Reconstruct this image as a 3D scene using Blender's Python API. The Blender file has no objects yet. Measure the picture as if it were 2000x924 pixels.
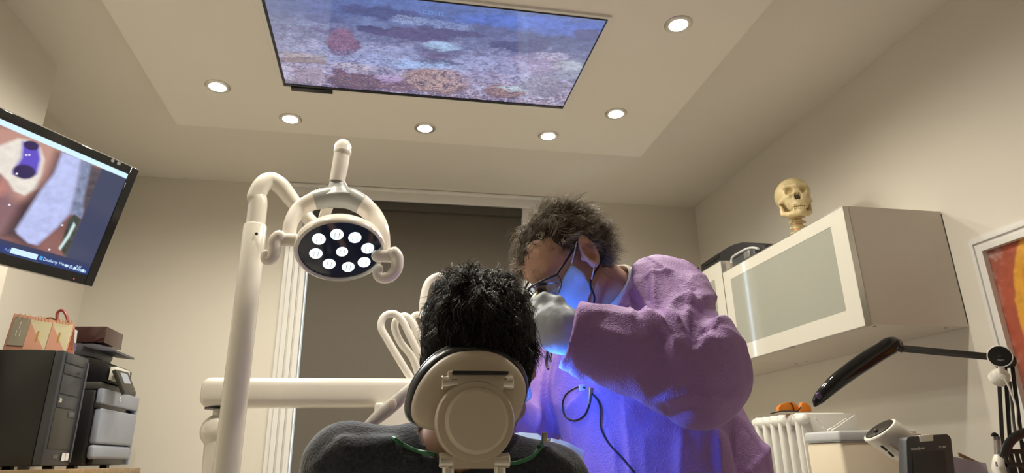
import bpy, bmesh, math, random
import numpy as np
from mathutils import Vector, Matrix
random.seed(7); RNG = np.random.default_rng(7)
SC = bpy.context.scene
COL = SC.collection

# ------------------------------------------------------------------ camera
F = 1272.0; CX, CY = 1000.0, 462.0
dY = np.array([745-CX, 905-CY, F]); dY /= np.linalg.norm(dY)
dZ = np.array([933-CX, -3229-CY, F]); dZ -= dZ.dot(dY)*dY; dZ /= np.linalg.norm(dZ)
CM = np.stack([np.cross(dY, dZ), dY, dZ])
CAM = np.array([0., 0., 1.1])
cam = bpy.data.cameras.new('camera'); cam.sensor_width = 36; cam.lens = F/2000*36; cam.clip_start = 0.02
camo = bpy.data.objects.new('camera', cam); COL.objects.link(camo)
mw = Matrix.Identity(4)
for i in range(3):
    mw[i][0], mw[i][1], mw[i][2], mw[i][3] = CM[i, 0], -CM[i, 1], -CM[i, 2], CAM[i]
camo.matrix_world = mw
SC.camera = camo

# ------------------------------------------------------------------ world, exposure
wd = bpy.data.worlds.new('World'); SC.world = wd; wd.use_nodes = True
wd.node_tree.nodes['Background'].inputs[0].default_value = (0.02, 0.025, 0.04, 1)
wd.node_tree.nodes['Background'].inputs[1].default_value = 0.3
vs = SC.view_settings
vs.view_transform = 'Standard'; vs.look = 'None'; vs.exposure = 0.15; vs.gamma = 1.0; vs.use_curve_mapping = False
SPOT_W = 25.0          # each recessed ceiling spotlight
SPOT_COL = (1.0, 0.93, 0.78)
LAMP_W = 11.0           # dental lamp
BLUE_W = 2.8           # curing light tip

# ------------------------------------------------------------------ picture -> room helpers
def ray(x, y):
    return CM @ np.array([(x-CX)/F, (y-CY)/F, 1.0])
def at(x, y, Y):
    r = ray(x, y); return CAM + r*(Y/r[1])
def atx(x, y, X):
    r = ray(x, y); return CAM + r*(X/r[0])
def atz(x, y, z):
    r = ray(x, y); return CAM + r*((z-CAM[2])/r[2])

# ------------------------------------------------------------------ materials
def lin(c):
    c = np.asarray(c, float)/255.0
    return tuple(np.where(c <= 0.04045, c/12.92, ((c+0.055)/1.055)**2.4))
def mat(name, col, rough=0.5, metal=0.0, spec=0.5, var=0.06, scale=30.0, bump=0.0, bscale=200.0, emit=None, estr=0.0, coat=0.0, trans=0.0, alpha=1.0, sheen=0.0, sss=0.0):
    m = bpy.data.materials.new(name); m.use_nodes = True
    nt = m.node_tree; b = nt.nodes['Principled BSDF']
    c = tuple(col)+(1,)
    tc = nt.nodes.new('ShaderNodeTexCoord')
    nz = nt.nodes.new('ShaderNodeTexNoise'); nz.inputs['Scale'].default_value = scale; nz.inputs['Detail'].default_value = 4
    nt.links.new(tc.outputs['Object'], nz.inputs['Vector'])
    mx = nt.nodes.new('ShaderNodeMix'); mx.data_type = 'RGBA'
    mx.inputs[6].default_value = tuple(min(1, v*(1-var)) for v in col)+(1,)
    mx.inputs[7].default_value = tuple(min(1, v*(1+var)) for v in col)+(1,)
    nt.links.new(nz.outputs['Fac'], mx.inputs[0]); nt.links.new(mx.outputs[2], b.inputs['Base Color'])
    b.inputs['Roughness'].default_value = rough; b.inputs['Metallic'].default_value = metal
    b.inputs['Specular IOR Level'].default_value = spec
    b.inputs['Coat Weight'].default_value = coat; b.inputs['Coat Roughness'].default_value = 0.05
    b.inputs['Transmission Weight'].default_value = trans; b.inputs['Alpha'].default_value = alpha
    b.inputs['Sheen Weight'].default_value = sheen
    if sss:
        b.inputs['Subsurface Weight'].default_value = sss; b.inputs['Subsurface Radius'].default_value = (0.01, 0.004, 0.002)
    if emit is not None:
        b.inputs['Emission Color'].default_value = tuple(emit)+(1,); b.inputs['Emission Strength'].default_value = estr
    if bump:
        n2 = nt.nodes.new('ShaderNodeTexNoise'); n2.inputs['Scale'].default_value = bscale; n2.inputs['Detail'].default_value = 3
        nt.links.new(tc.outputs['Object'], n2.inputs['Vector'])
        bp = nt.nodes.new('ShaderNodeBump'); bp.inputs['Strength'].default_value = bump; bp.inputs['Distance'].default_value = 0.002
        nt.links.new(n2.outputs['Fac'], bp.inputs['Height']); nt.links.new(bp.outputs['Normal'], b.inputs['Normal'])
    return m
def screen_mat(name, strength=1.0, rough=0.12, spec=0.5):
    m = bpy.data.materials.new(name); m.use_nodes = True
    nt = m.node_tree; b = nt.nodes['Principled BSDF']
    a = nt.nodes.new('ShaderNodeVertexColor'); a.layer_name = 'picture'
    nt.links.new(a.outputs['Color'], b.inputs['Emission Color']); b.inputs['Emission Strength'].default_value = strength
    b.inputs['Base Color'].default_value = (0.005, 0.005, 0.006, 1); b.inputs['Roughness'].default_value = rough
    b.inputs['Specular IOR Level'].default_value = spec
    return m
def paint_mat(name, rough=0.6):
    m = bpy.data.materials.new(name); m.use_nodes = True
    nt = m.node_tree; b = nt.nodes['Principled BSDF']
    a = nt.nodes.new('ShaderNodeVertexColor'); a.layer_name = 'picture'
    nt.links.new(a.outputs['Color'], b.inputs['Base Color']); b.inputs['Roughness'].default_value = rough
    return m
def gown_mat():
    m = mat('gown_fabric', (0.40, 0.225, 0.56), 0.62, var=0.07, scale=14, spec=0.3, sheen=0.15)
    nt = m.node_tree; b = nt.nodes['Principled BSDF']
    tc = nt.nodes.new('ShaderNodeTexCoord'); v = nt.nodes.new('ShaderNodeTexVoronoi'); v.inputs['Scale'].default_value = 330
    nt.links.new(tc.outputs['Object'], v.inputs['Vector'])
    n2 = nt.nodes.new('ShaderNodeTexNoise'); n2.inputs['Scale'].default_value = 28; n2.inputs['Detail'].default_value = 5
    nt.links.new(tc.outputs['Object'], n2.inputs['Vector'])
    ad = nt.nodes.new('ShaderNodeMath'); ad.operation = 'MULTIPLY_ADD'; ad.inputs[1].default_value = 3.5
    nt.links.new(n2.outputs['Fac'], ad.inputs[0]); nt.links.new(v.outputs['Distance'], ad.inputs[2])
    bp = nt.nodes.new('ShaderNodeBump'); bp.inputs['Strength'].default_value = 0.45; bp.inputs['Distance'].default_value = 0.0022
    nt.links.new(ad.outputs[0], bp.inputs['Height']); nt.links.new(bp.outputs['Normal'], b.inputs['Normal'])
    return m
def wood_mat(name, c1, c2, rough=0.5, scale=6):
    m = mat(name, c1, rough); nt = m.node_tree; b = nt.nodes['Principled BSDF']
    tc = nt.nodes.new('ShaderNodeTexCoord'); mp = nt.nodes.new('ShaderNodeMapping'); mp.inputs['Scale'].default_value = (1, 8, 8)
    w = nt.nodes.new('ShaderNodeTexNoise'); w.inputs['Scale'].default_value = scale; w.inputs['Detail'].default_value = 6; w.inputs['Distortion'].default_value = 0.6
    nt.links.new(tc.outputs['Object'], mp.inputs[0]); nt.links.new(mp.outputs[0], w.inputs['Vector'])
    cr = nt.nodes.new('ShaderNodeValToRGB'); cr.color_ramp.elements[0].color = tuple(c1)+(1,); cr.color_ramp.elements[1].color = tuple(c2)+(1,)
    cr.color_ramp.elements[0].position = 0.35; cr.color_ramp.elements[1].position = 0.68
    nt.links.new(w.outputs['Fac'], cr.inputs[0]); nt.links.new(cr.outputs[0], b.inputs['Base Color'])
    return m

M = {}
M['wall'] = mat('wall_paint', (0.74, 0.70, 0.62), 0.75, var=0.015, scale=2.5, bump=0.05, bscale=90, spec=0.25)
M['ceil'] = mat('ceiling_paint', (0.76, 0.72, 0.65), 0.8, var=0.012, scale=2, bump=0.04, bscale=90, spec=0.2)
M['panel'] = mat('panel_paint', (0.83, 0.795, 0.72), 0.75, var=0.012, scale=2, spec=0.25)
M['floor'] = wood_mat('floor_laminate', (0.66, 0.62, 0.54), (0.74, 0.70, 0.62), 0.4, 3)
M['gloss_white'] = mat('white_gloss_paint', (0.80, 0.79, 0.76), 0.22, var=0.02, spec=0.5)
M['white_plastic'] = mat('white_plastic', (0.80, 0.775, 0.70), 0.28, var=0.02)
M['cream_plastic'] = mat('cream_plastic', (0.78, 0.74, 0.66), 0.25, var=0.02, coat=0.3)
M['lamp_white'] = mat('lamp_shell', (0.80, 0.745, 0.68), 0.2, var=0.02, coat=0.4)
M['grey_plastic'] = mat('grey_plastic', (0.36, 0.37, 0.36), 0.35, var=0.03)
M['handpiece'] = mat('handpiece_grey', (0.40, 0.38, 0.34), 0.45, var=0.04)
M['beige'] = mat('beige_plastic', (0.60, 0.52, 0.42), 0.42, var=0.04, scale=12)
M['beige2'] = mat('beige_plastic_light', (0.66, 0.58, 0.48), 0.45, var=0.04, scale=12)
M['black'] = mat('black_plastic', (0.012, 0.012, 0.013), 0.35, var=0.1)
M['black_gloss'] = mat('black_gloss', (0.008, 0.008, 0.009), 0.08, var=0.1)
M['black_matte'] = mat('black_matte', (0.02, 0.02, 0.02), 0.7, var=0.15, bump=0.1)
M['vinyl'] = mat('black_vinyl', (0.012, 0.013, 0.018), 0.3, var=0.1, bump=0.1, bscale=300)
M['blind'] = mat('blind_fabric', (0.135, 0.12, 0.10), 0.85, var=0.05, scale=60, bump=0.08, bscale=500, spec=0.2)
M['blind_rail'] = mat('blind_cassette', (0.07, 0.065, 0.058), 0.5, var=0.04)
M['chrome'] = mat('chrome', (0.75, 0.72, 0.68), 0.12, 1.0, var=0.03)
M['steel'] = mat('brushed_steel', (0.5, 0.48, 0.45), 0.3, 1.0, var=0.05)
M['tower'] = mat('tower_steel', (0.016, 0.0145, 0.012), 0.5, var=0.1, bump=0.05)
M['tower_front'] = mat('tower_bezel', (0.05, 0.052, 0.06), 0.4, var=0.06)
M['printer'] = mat('printer_shell', (0.33, 0.36, 0.44), 0.4, var=0.02)
M['printer_dark'] = mat('printer_dark', (0.05, 0.047, 0.04), 0.45, var=0.05)
M['slate'] = mat('slate_plastic', (0.085, 0.085, 0.105), 0.45, var=0.05)
M['maroon'] = mat('glossy_maroon_wrap', (0.055, 0.022, 0.020), 0.18, var=0.25, scale=9, bump=0.3, bscale=25)
M['salmon'] = mat('salmon_card', (0.66, 0.34, 0.24), 0.6, var=0.03)
M['cream_card'] = mat('cream_card', (0.66, 0.60, 0.40), 0.6, var=0.05)
M['grey_card'] = mat('grey_card', (0.32, 0.29, 0.22), 0.55, var=0.05)
M['gold'] = mat('gold_print', (0.5, 0.33, 0.09), 0.35, 0.6)
M['red_plastic'] = mat('red_plastic', (0.30, 0.045, 0.04), 0.35)
M['dark_red'] = mat('dark_red_card', (0.20, 0.06, 0.04), 0.6)
M['purple_plastic'] = mat('purple_plastic', (0.10, 0.05, 0.15), 0.4)
M['white_print'] = mat('white_print', (0.8, 0.8, 0.8), 0.5)
M['grey_print'] = mat('grey_print', (0.25, 0.25, 0.25), 0.5)
M['bone'] = mat('bone_resin', (0.58, 0.47, 0.25), 0.42, var=0.12, scale=40, bump=0.2, bscale=120)
M['bone_dark'] = mat('bone_inner', (0.05, 0.03, 0.025), 0.7)
M['disc'] = mat('intervertebral_disc', (0.50, 0.27, 0.10), 0.5)
M['cab_side'] = mat('cabinet_side', (0.60, 0.54, 0.47), 0.45, var=0.015)
M['cab_white'] = mat('cabinet_white', (0.80, 0.77, 0.68), 0.3, var=0.015)
M['cab_glass'] = mat('frosted_glass', (0.32, 0.325, 0.28), 0.06, var=0.02, spec=0.55)
M['aluminium'] = mat('aluminium_edge', (0.62, 0.60, 0.56), 0.3, 0.8)
M['clear'] = mat('clear_plastic', (0.9, 0.9, 0.9), 0.08, trans=0.9, var=0.0)
M['hair_black'] = mat('black_hair', (0.010, 0.0085, 0.0075), 0.34, var=0.3, spec=0.5)
M['hair_sheen'] = mat('painted_hair_sheen', (0.040, 0.031, 0.024), 0.32, var=0.4, scale=60, spec=0.5)  # lighter colour paints the overhead light's sheen onto black hair
M['hair_cap_black'] = mat('scalp_hair_black', (0.006, 0.005, 0.005), 0.8, var=0.3, spec=0.1)
M['hair_cap_brown'] = mat('scalp_hair_brown', (0.05, 0.038, 0.028), 0.8, var=0.4, scale=60, spec=0.15)
M['hair_brown'] = mat('greying_brown_hair', (0.15, 0.115, 0.078), 0.42, var=0.6, scale=70, spec=0.45)
M['hair_grey'] = mat('grey_hair', (0.33, 0.275, 0.195), 0.42, var=0.4, scale=70, spec=0.45)
M['skin'] = mat('skin', (0.58, 0.35, 0.25), 0.5, var=0.10, scale=25, bump=0.15, bscale=220, sss=0.08)
M['skin_dark'] = mat('skin_tan', (0.40, 0.22, 0.15), 0.5, var=0.08, scale=25, sss=0.08)
M['gown'] = gown_mat()
M['mask'] = mat('mask_paper', (0.46, 0.66, 0.90), 0.7, var=0.04, scale=60, bump=0.12, bscale=400)
M['mask_edge'] = mat('mask_edge', (0.42, 0.58, 0.80), 0.7)
M['glove'] = mat('nitrile_glove', (0.44, 0.50, 0.58), 0.42, var=0.04, bump=0.12, bscale=160)
M['white_cloth'] = mat('white_cloth', (0.72, 0.70, 0.64), 0.8, var=0.03, bump=0.1)
M['navy'] = mat('navy_jersey', (0.040, 0.045, 0.060), 0.95, var=0.75, scale=170, bump=0.9, bscale=240, sheen=0.5, spec=0.1)
M['trouser'] = mat('dark_trousers', (0.02, 0.02, 0.024), 0.8, var=0.2)
M['bib'] = mat('bib_paper', (0.55, 0.72, 0.88), 0.75, var=0.05, bump=0.2, bscale=350)
M['green_cord'] = mat('green_cord', (0.05, 0.22, 0.10), 0.45)
M['teal_cord'] = mat('clip_grip', (0.06, 0.20, 0.18), 0.45)
M['cable'] = mat('black_cable', (0.012, 0.012, 0.016), 0.4)
M['lens'] = mat('spectacle_lens', (0.65, 0.66, 0.72), 0.03, trans=0.95, var=0.0)
M['loupe_gold'] = mat('loupe_barrel', (0.55, 0.47, 0.30), 0.28, 0.35)
M['orange'] = mat('orange_lens', (0.62, 0.19, 0.02), 0.12, var=0.05, coat=0.3)
M['radiator'] = mat('radiator_enamel', (0.74, 0.73, 0.68), 0.32, var=0.02)
M['box_cream'] = mat('device_cream', (0.76, 0.68, 0.52), 0.45, var=0.02)
M['box_grey'] = mat('device_lid_grey', (0.52, 0.54, 0.55), 0.4, var=0.02)
M['charcoal'] = mat('charcoal_plastic', (0.05, 0.055, 0.06), 0.45, var=0.04)
M['lcd'] = mat('dead_lcd', (0.018, 0.016, 0.014), 0.2)
M['lilac'] = mat('lilac_card', (0.40, 0.34, 0.42), 0.6)
M['brown_card'] = mat('brown_card', (0.22, 0.13, 0.07), 0.7)
M['worktop'] = mat('worktop', (0.6, 0.58, 0.55), 0.35, var=0.05)
M['sideboard'] = wood_mat('oak_veneer', (0.28, 0.18, 0.09), (0.40, 0.28, 0.16), 0.45, 5)
M['spot_glow'] = mat('spot_glow', (0.9, 0.9, 0.85), 0.4, emit=(1.0, 0.95, 0.82), estr=14)
M['led_glow'] = mat('led_glow', (0.9, 0.9, 0.9), 0.2, emit=(0.72, 0.93, 1.0), estr=1.25)
M['led_rib'] = mat('led_facet', (0.25, 0.30, 0.32), 0.2)
M['lamp_face'] = mat('lamp_dark_glass', (0.02, 0.028, 0.06), 0.06, coat=0.4)
M['blue_glow'] = mat('blue_glow', (0.1, 0.2, 0.9), 0.3, emit=(0.1, 0.2, 1.0), estr=12)
M['strip_glow'] = mat('strip_glow', (0.8, 0.9, 1.0), 0.3, emit=(0.62, 0.85, 1.0), estr=2.0)
M['ui_white'] = mat('screen_white', (0, 0, 0), 0.2, emit=lin((205, 232, 255)), estr=1.0)
M['ui_dim'] = mat('screen_dim_text', (0, 0, 0), 0.2, emit=lin((120, 150, 205)), estr=1.0)
M['ui_cyan'] = mat('screen_cyan', (0, 0, 0), 0.2, emit=lin((70, 160, 230)), estr=1.0)
M['red_led'] = mat('red_led', (0.3, 0, 0), 0.3, emit=(1.0, 0.12, 0.10), estr=1.0)
M['water_text'] = mat('screen_caption', (0, 0, 0), 0.2, emit=lin((104, 140, 206)), estr=1.0)
M['screen'] = screen_mat('lit_screen', 1.0)
M['screen_tv'] = screen_mat('lit_ceiling_screen', 0.9, 0.05, 0.7)
M['paint'] = paint_mat('painted_canvas')
M['daylight'] = mat('window_glass_daylight', (0.3, 0.35, 0.4), 0.05, emit=(0.62, 0.80, 1.0), estr=9.0)

# ------------------------------------------------------------------ geometry helpers (all return (verts, faces) in room metres)
def nrm(v):
    v = np.asarray(v, float); return v/(np.linalg.norm(v)+1e-12)
def frame_from(n, up=(0, 0, 1)):
    n = nrm(n); up = np.asarray(up, float)
    if abs(n.dot(nrm(up))) > 0.98: up = np.array([0, 1.0, 0])
    u = nrm(np.cross(up, n)); return u, np.cross(n, u), n
def bm_out(bm, R=None, c=(0, 0, 0)):
    bm.verts.ensure_lookup_table(); bm.verts.index_update()
    V = np.array([v.co[:] for v in bm.verts]); Fc = [[v.index for v in f.verts] for f in bm.faces]; bm.free()
    if R is not None: V = V @ np.asarray(R).T
    return V+np.asarray(c, float), Fc
def box(c, s, bev=0.0, seg=2, R=None):
    """rounded box; R columns are its local axes"""
    bm = bmesh.new(); bmesh.ops.create_cube(bm, size=1.0)
    for v in bm.verts: v.co = Vector((v.co.x*s[0], v.co.y*s[1], v.co.z*s[2]))
    if bev: bmesh.ops.bevel(bm, geom=bm.edges[:], offset=min(bev, min(s)*0.49), segments=seg, profile=0.5, affect='EDGES')
    return bm_out(bm, R, c)
def bxyz(x0, x1, y0, y1, z0, z1, bev=0.0, seg=2):
    return box(((x0+x1)/2, (y0+y1)/2, (z0+z1)/2), (abs(x1-x0), abs(y1-y0), abs(z1-z0)), bev, seg)
def prism(pts, depth_vec, bev=0.0, seg=2):
    """closed outline of 3D points, given real thickness along depth_vec"""
    pts = [np.asarray(p, float) for p in pts]; d = np.asarray(depth_vec, float)
    bm = bmesh.new()
    a = [bm.verts.new(p) for p in pts]; b = [bm.verts.new(p+d) for p in pts]
    f0 = bm.faces.new(a); f1 = bm.faces.new(b[::-1]); n = len(a)
    for i in range(n): bm.faces.new([a[(i+1) % n], a[i], b[i], b[(i+1) % n]])
    bmesh.ops.recalc_face_normals(bm, faces=bm.faces[:])
    if bev:
        rim = [e for f in (f0, f1) for e in f.edges]
        bmesh.ops.bevel(bm, geom=rim, offset=bev, segments=seg, profile=0.5, affect='EDGES')
    return bm_out(bm)
def spline(P, n=8, closed=False):
    P = np.asarray(P, float); m = len(P); out = []
    rng = range(m) if closed else range(m-1)
    for i in rng:
        if closed: p0, p1, p2, p3 = P[(i-1) % m], P[i], P[(i+1) % m], P[(i+2) % m]
        else: p0, p1, p2, p3 = P[max(i-1, 0)], P[i], P[i+1], P[min(i+2, m-1)]
        for t in np.linspace(0, 1, n, endpoint=False):
            out.append(0.5*((2*p1)+(-p0+p2)*t+(2*p0-5*p1+4*p2-p3)*t*t+(-p0+3*p1-3*p2+p3)*t**3))
    if not closed: out.append(P[-1])
    return np.array(out)
def tube(P, r, n=12, closed=False, flat=1.0, flat_dir=None, round_ends=False):
    P = np.asarray(P, float); m = len(P)
    r = np.full(m, r, float) if np.isscalar(r) else np.interp(np.linspace(0, 1, m), np.linspace(0, 1, len(r)), r)
    if round_ends and not closed:
        t0 = nrm(P[0]-P[1]); t1 = nrm(P[-1]-P[-2]); A, B = [], []; ra, rb = [], []
        for a in (1.0, 0.92, 0.7, 0.38):
            A.append(P[0]+t0*r[0]*a); ra.append(r[0]*max(0.06, math.sqrt(1-a*a)))
        for a in (0.38, 0.7, 0.92, 1.0):
            B.append(P[-1]+t1*r[-1]*a); rb.append(r[-1]*max(0.06, math.sqrt(1-a*a)))
        P = np.vstack([A, P, B]); r = np.concatenate([ra, r, rb]); m = len(P)
    T = np.gradient(P, axis=0) if not closed else np.roll(P, -1, 0)-np.roll(P, 1, 0)
    T /= np.linalg.norm(T, axis=1)[:, None]+1e-12
    ref = np.asarray(flat_dir, float) if flat_dir is not None else np.array([0.13, 0.21, 0.97])
    if flat_dir is None and abs(T[0].dot(ref)) > 0.9: ref = np.array([0.97, 0.2, 0.1])
    V = []; u = nrm(ref-ref.dot(T[0])*T[0])
    for i in range(m):
        u = nrm(u-u.dot(T[i])*T[i]) if flat_dir is None else nrm(ref-ref.dot(T[i])*T[i])
        w = np.cross(T[i], u)
        for k in range(n):
            a = 2*math.pi*k/n; V.append(P[i]+r[i]*(math.cos(a)*u*flat+math.sin(a)*w))
    Fc = []
    for i in range(m if closed else m-1):
        j = (i+1) % m
        for k in range(n): Fc.append([i*n+k, i*n+(k+1) % n, j*n+(k+1) % n, j*n+k])
    if not closed: Fc += [list(range(n))[::-1], [(m-1)*n+k for k in range(n)]]
    return np.array(V), Fc
def lathe(prof, c, axis=(0, 0, 1), n=32, up=(0, 0, 1), sx=1.0, sy=1.0):
    u, v, w = frame_from(axis, up); c = np.asarray(c, float); V, Fc = [], []
    for (r, h) in prof:
        for k in range(n):
            a = 2*math.pi*k/n; V.append(c+u*r*math.cos(a)*sx+v*r*math.sin(a)*sy+w*h)
    for i in range(len(prof)-1):
        for k in range(n): Fc.append([i*n+k, i*n+(k+1) % n, (i+1)*n+(k+1) % n, (i+1)*n+k])
    Fc += [list(range(n))[::-1], [(len(prof)-1)*n+k for k in range(n)]]
    return np.array(V), Fc
def ball(c, r, R=None, n=16, mseg=10):
    r = np.asarray(r, float)*np.ones(3); V = [[0, 0, 1.]]; Fc = []
    for i in range(1, mseg):
        a = math.pi*i/mseg
        for k in range(n):
            b = 2*math.pi*k/n; V.append([math.sin(a)*math.cos(b), math.sin(a)*math.sin(b), math.cos(a)])
    V.append([0, 0, -1.]); V = np.array(V)*r
    for k in range(n): Fc.append([0, 1+k, 1+(k+1) % n])
    for i in range(mseg-2):
        for k in range(n): Fc.append([1+i*n+k, 1+(i+1)*n+k, 1+(i+1)*n+(k+1) % n, 1+i*n+(k+1) % n])
    L = len(V)-1
    for k in range(n): Fc.append([L, 1+(mseg-2)*n+(k+1) % n, 1+(mseg-2)*n+k])
    if R is not None: V = V @ np.asarray(R).T
    return V+np.asarray(c, float), Fc
def grid_sheet(fn, nu, nv, thick_vec=None):
    """thin sheet sampled on a grid; fn(u,v)->3D; given thickness along thick_vec"""
    V = [fn(i/(nu-1), j/(nv-1)) for j in range(nv) for i in range(nu)]
    Fc = [[j*nu+i, j*nu+i+1, (j+1)*nu+i+1, (j+1)*nu+i] for j in range(nv-1) for i in range(nu-1)]
    V = np.array(V)
    if thick_vec is not None:
        n0 = len(V); V = np.vstack([V, V+np.asarray(thick_vec, float)]); F2 = [[a+n0 for a in f[::-1]] for f in Fc]
        rim = [i for i in range(nu)]+[j*nu+nu-1 for j in range(1, nv)]+[(nv-1)*nu+i for i in range(nu-2, -1, -1)]+[j*nu for j in range(nv-2, 0, -1)]
        Fc = Fc+F2+[[rim[(k+1) % len(rim)], rim[k], rim[k]+n0, rim[(k+1) % len(rim)]+n0] for k in range(len(rim))]
    return V, Fc

def root_loc(o):
    while o.parent is not None: o = o.parent
    return np.array(o.location)
def obj(name, geo, m, parent=None, smooth=True, base=None, ang=40):
    """one mesh object; geo is one (V,F) or a list of them that belong together"""
    if isinstance(geo, tuple): geo = [geo]
    V = np.vstack([g[0] for g in geo]); Fc = []; o = 0
    for g in geo:
        Fc += [[int(i)+o for i in f] for f in g[1]] if not isinstance(g[1], np.ndarray) else (g[1]+o).tolist()
        o += len(g[0])
    if parent is not None: off = root_loc(parent)
    else:
        off = np.asarray(base, float) if base is not None else np.array([V[:, 0].mean(), V[:, 1].mean(), V[:, 2].min()])
    me = bpy.data.meshes.new(name); me.from_pydata((V-off).tolist(), [], Fc); me.update()
    ms = m if isinstance(m, (list, tuple)) else [m]
    for k in ms: me.materials.append(M[k] if isinstance(k, str) else k)
    if smooth:
        me.shade_smooth()
        try: me.set_sharp_from_angle(angle=math.radians(ang))
        except Exception: pass
    ob = bpy.data.objects.new(name, me); COL.objects.link(ob)
    if parent is not None: ob.parent = parent
    else: ob.location = off
    return ob
def tag(o, label, cat, group=None):
    o['label'] = label; o['category'] = cat
    if group: o['group'] = group
    return o
def thing(name, loc, label, cat, group=None):
    e = bpy.data.objects.new(name, None); e.empty_display_size = 0.05; COL.objects.link(e); e.location = tuple(float(v) for v in loc)
    return tag(e, label, cat, group)
def struct(name, geo, m, parent=None, smooth=False):
    o = obj(name, geo, m, parent, smooth)
    if parent is None: o['kind'] = 'structure'
    return o
def text_geo(s, o, ux, uy, size, thick=0.0004, align='LEFT'):
    cu = bpy.data.curves.new('lettering', 'FONT'); cu.body = s; cu.size = size; cu.align_x = align; cu.extrude = thick; cu.resolution_u = 2
    ob = bpy.data.objects.new('lettering', cu); COL.objects.link(ob)
    bpy.context.view_layer.update(); dg = bpy.context.evaluated_depsgraph_get()
    me = bpy.data.meshes.new_from_object(ob.evaluated_get(dg))
    V = np.array([v.co[:] for v in me.vertices]); Fc = [list(p.vertices) for p in me.polygons]
    bpy.data.objects.remove(ob); bpy.data.curves.remove(cu); bpy.data.meshes.remove(me)
    ux, uy = nrm(ux), nrm(uy); uz = np.cross(ux, uy)
    return np.asarray(o, float)+V[:, :1]*ux+V[:, 1:2]*uy+V[:, 2:]*uz, Fc
def color_sheet(name, o, ux, uy, w, h, nu, nv, fn, m, parent):
    """flat picture (screen or canvas): fn(U,V)->linear rgb, coloured per point"""
    o = np.asarray(o, float)-root_loc(parent); ux, uy = nrm(ux), nrm(uy)
    U, W = np.meshgrid(np.linspace(0, 1, nu), np.linspace(0, 1, nv))
    U, W = U.ravel(), W.ravel(); P = o+np.outer(U*w, ux)+np.outer(W*h, uy)
    idx = np.arange(nu*nv).reshape(nv, nu)
    q = np.stack([idx[:-1, :-1], idx[:-1, 1:], idx[1:, 1:], idx[1:, :-1]], -1).reshape(-1, 4)
    me = bpy.data.meshes.new(name); me.from_pydata(P.tolist(), [], q.tolist()); me.update(); me.materials.append(M[m])
    ca = me.color_attributes.new('picture', 'FLOAT_COLOR', 'POINT')
    c = np.ones((nu*nv, 4), np.float32); c[:, :3] = fn(U, W); ca.data.foreach_set('color', c.ravel())
    ob = bpy.data.objects.new(name, me); COL.objects.link(ob); ob.parent = parent
    return ob

# ------------------------------------------------------------------ noise
def _h(ix, iy, iz, s):
    n = (ix*374761393+iy*668265263+iz*2147483647+s*974711) & 0xffffffff
    n = ((n ^ (n >> 13))*1274126177) & 0xffffffff
    return ((n ^ (n >> 16)) & 0xffff)/65535.0
def vnoise(x, y, z=None, seed=0):
    z = np.zeros_like(x) if z is None else z
    xi, yi, zi = (np.floor(v).astype(np.int64) for v in (x, y, z)); fx, fy, fz = x-xi, y-yi, z-zi
    fx, fy, fz = (t*t*(3-2*t) for t in (fx, fy, fz)); r = 0
    for a in (0, 1):
        for b in (0, 1):
            for c in (0, 1):
                r = r+_h(xi+a, yi+b, zi+c, seed)*(fx if a else 1-fx)*(fy if b else 1-fy)*(fz if c else 1-fz)
    return r
def fbm(x, y, z=None, seed=0, o=4):
    r = 0; a = 0.5; s = 1.0
    for k in range(o):
        r = r+a*vnoise(x*s, y*s, None if z is None else z*s, seed+k*17); a *= 0.5; s *= 2.03
    return r
def cells(x, y, seed=0):
    xi, yi = np.floor(x).astype(np.int64), np.floor(y).astype(np.int64); best = np.full(x.shape, 9.0); idv = np.zeros(x.shape)
    for a in (-1, 0, 1):
        for b in (-1, 0, 1):
            cx = xi+a; cy = yi+b; z0 = np.zeros_like(cx)
            d = np.hypot(cx+_h(cx, cy, z0, seed)-x, cy+_h(cx, cy, z0+5, seed)-y)
            m = d < best; best = np.where(m, d, best); idv = np.where(m, _h(cx, cy, z0+9, seed), idv)
    return best, idv

# ------------------------------------------------------------------ organic surfaces: signed distance fields -> one continuous mesh
def smin(a, b, k):
    h = np.clip(0.5+0.5*(b-a)/k, 0, 1); return b*(1-h)+a*h-k*h*(1-h)
def smax(a, b, k): return -smin(-a, -b, k)
def sd_ell(P, c, r, R=None):
    q = P-np.asarray(c, float)
    if R is not None: q = q @ np.asarray(R)
    r = np.asarray(r, float); k0 = np.linalg.norm(q/r, axis=-1); k1 = np.linalg.norm(q/(r*r), axis=-1)+1e-9
    return k0*(k0-1)/k1
def sd_cap(P, a, b, ra, rb=None):
    rb = ra if rb is None else rb
    a, b = np.asarray(a, float), np.asarray(b, float); ba = b-a; t = np.clip(((P-a)@ba)/(ba@ba), 0, 1)
    return np.linalg.norm(P-a-t[..., None]*ba, axis=-1)-(ra+(rb-ra)*t)
def sd_box(P, c, s, R=None, r=0.0):
    q = P-np.asarray(c, float)
    if R is not None: q = q @ np.asarray(R)
    q = np.abs(q)-(np.asarray(s, float)-r)
    return np.linalg.norm(np.maximum(q, 0), axis=-1)+np.minimum(q.max(-1), 0)-r
def chain(P, pts, rad, k=0.02):
    d = None
    for i in range(len(pts)-1):
        e = sd_cap(P, pts[i], pts[i+1], rad[i], rad[i+1]); d = e if d is None else smin(d, e, k)
    return d
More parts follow.
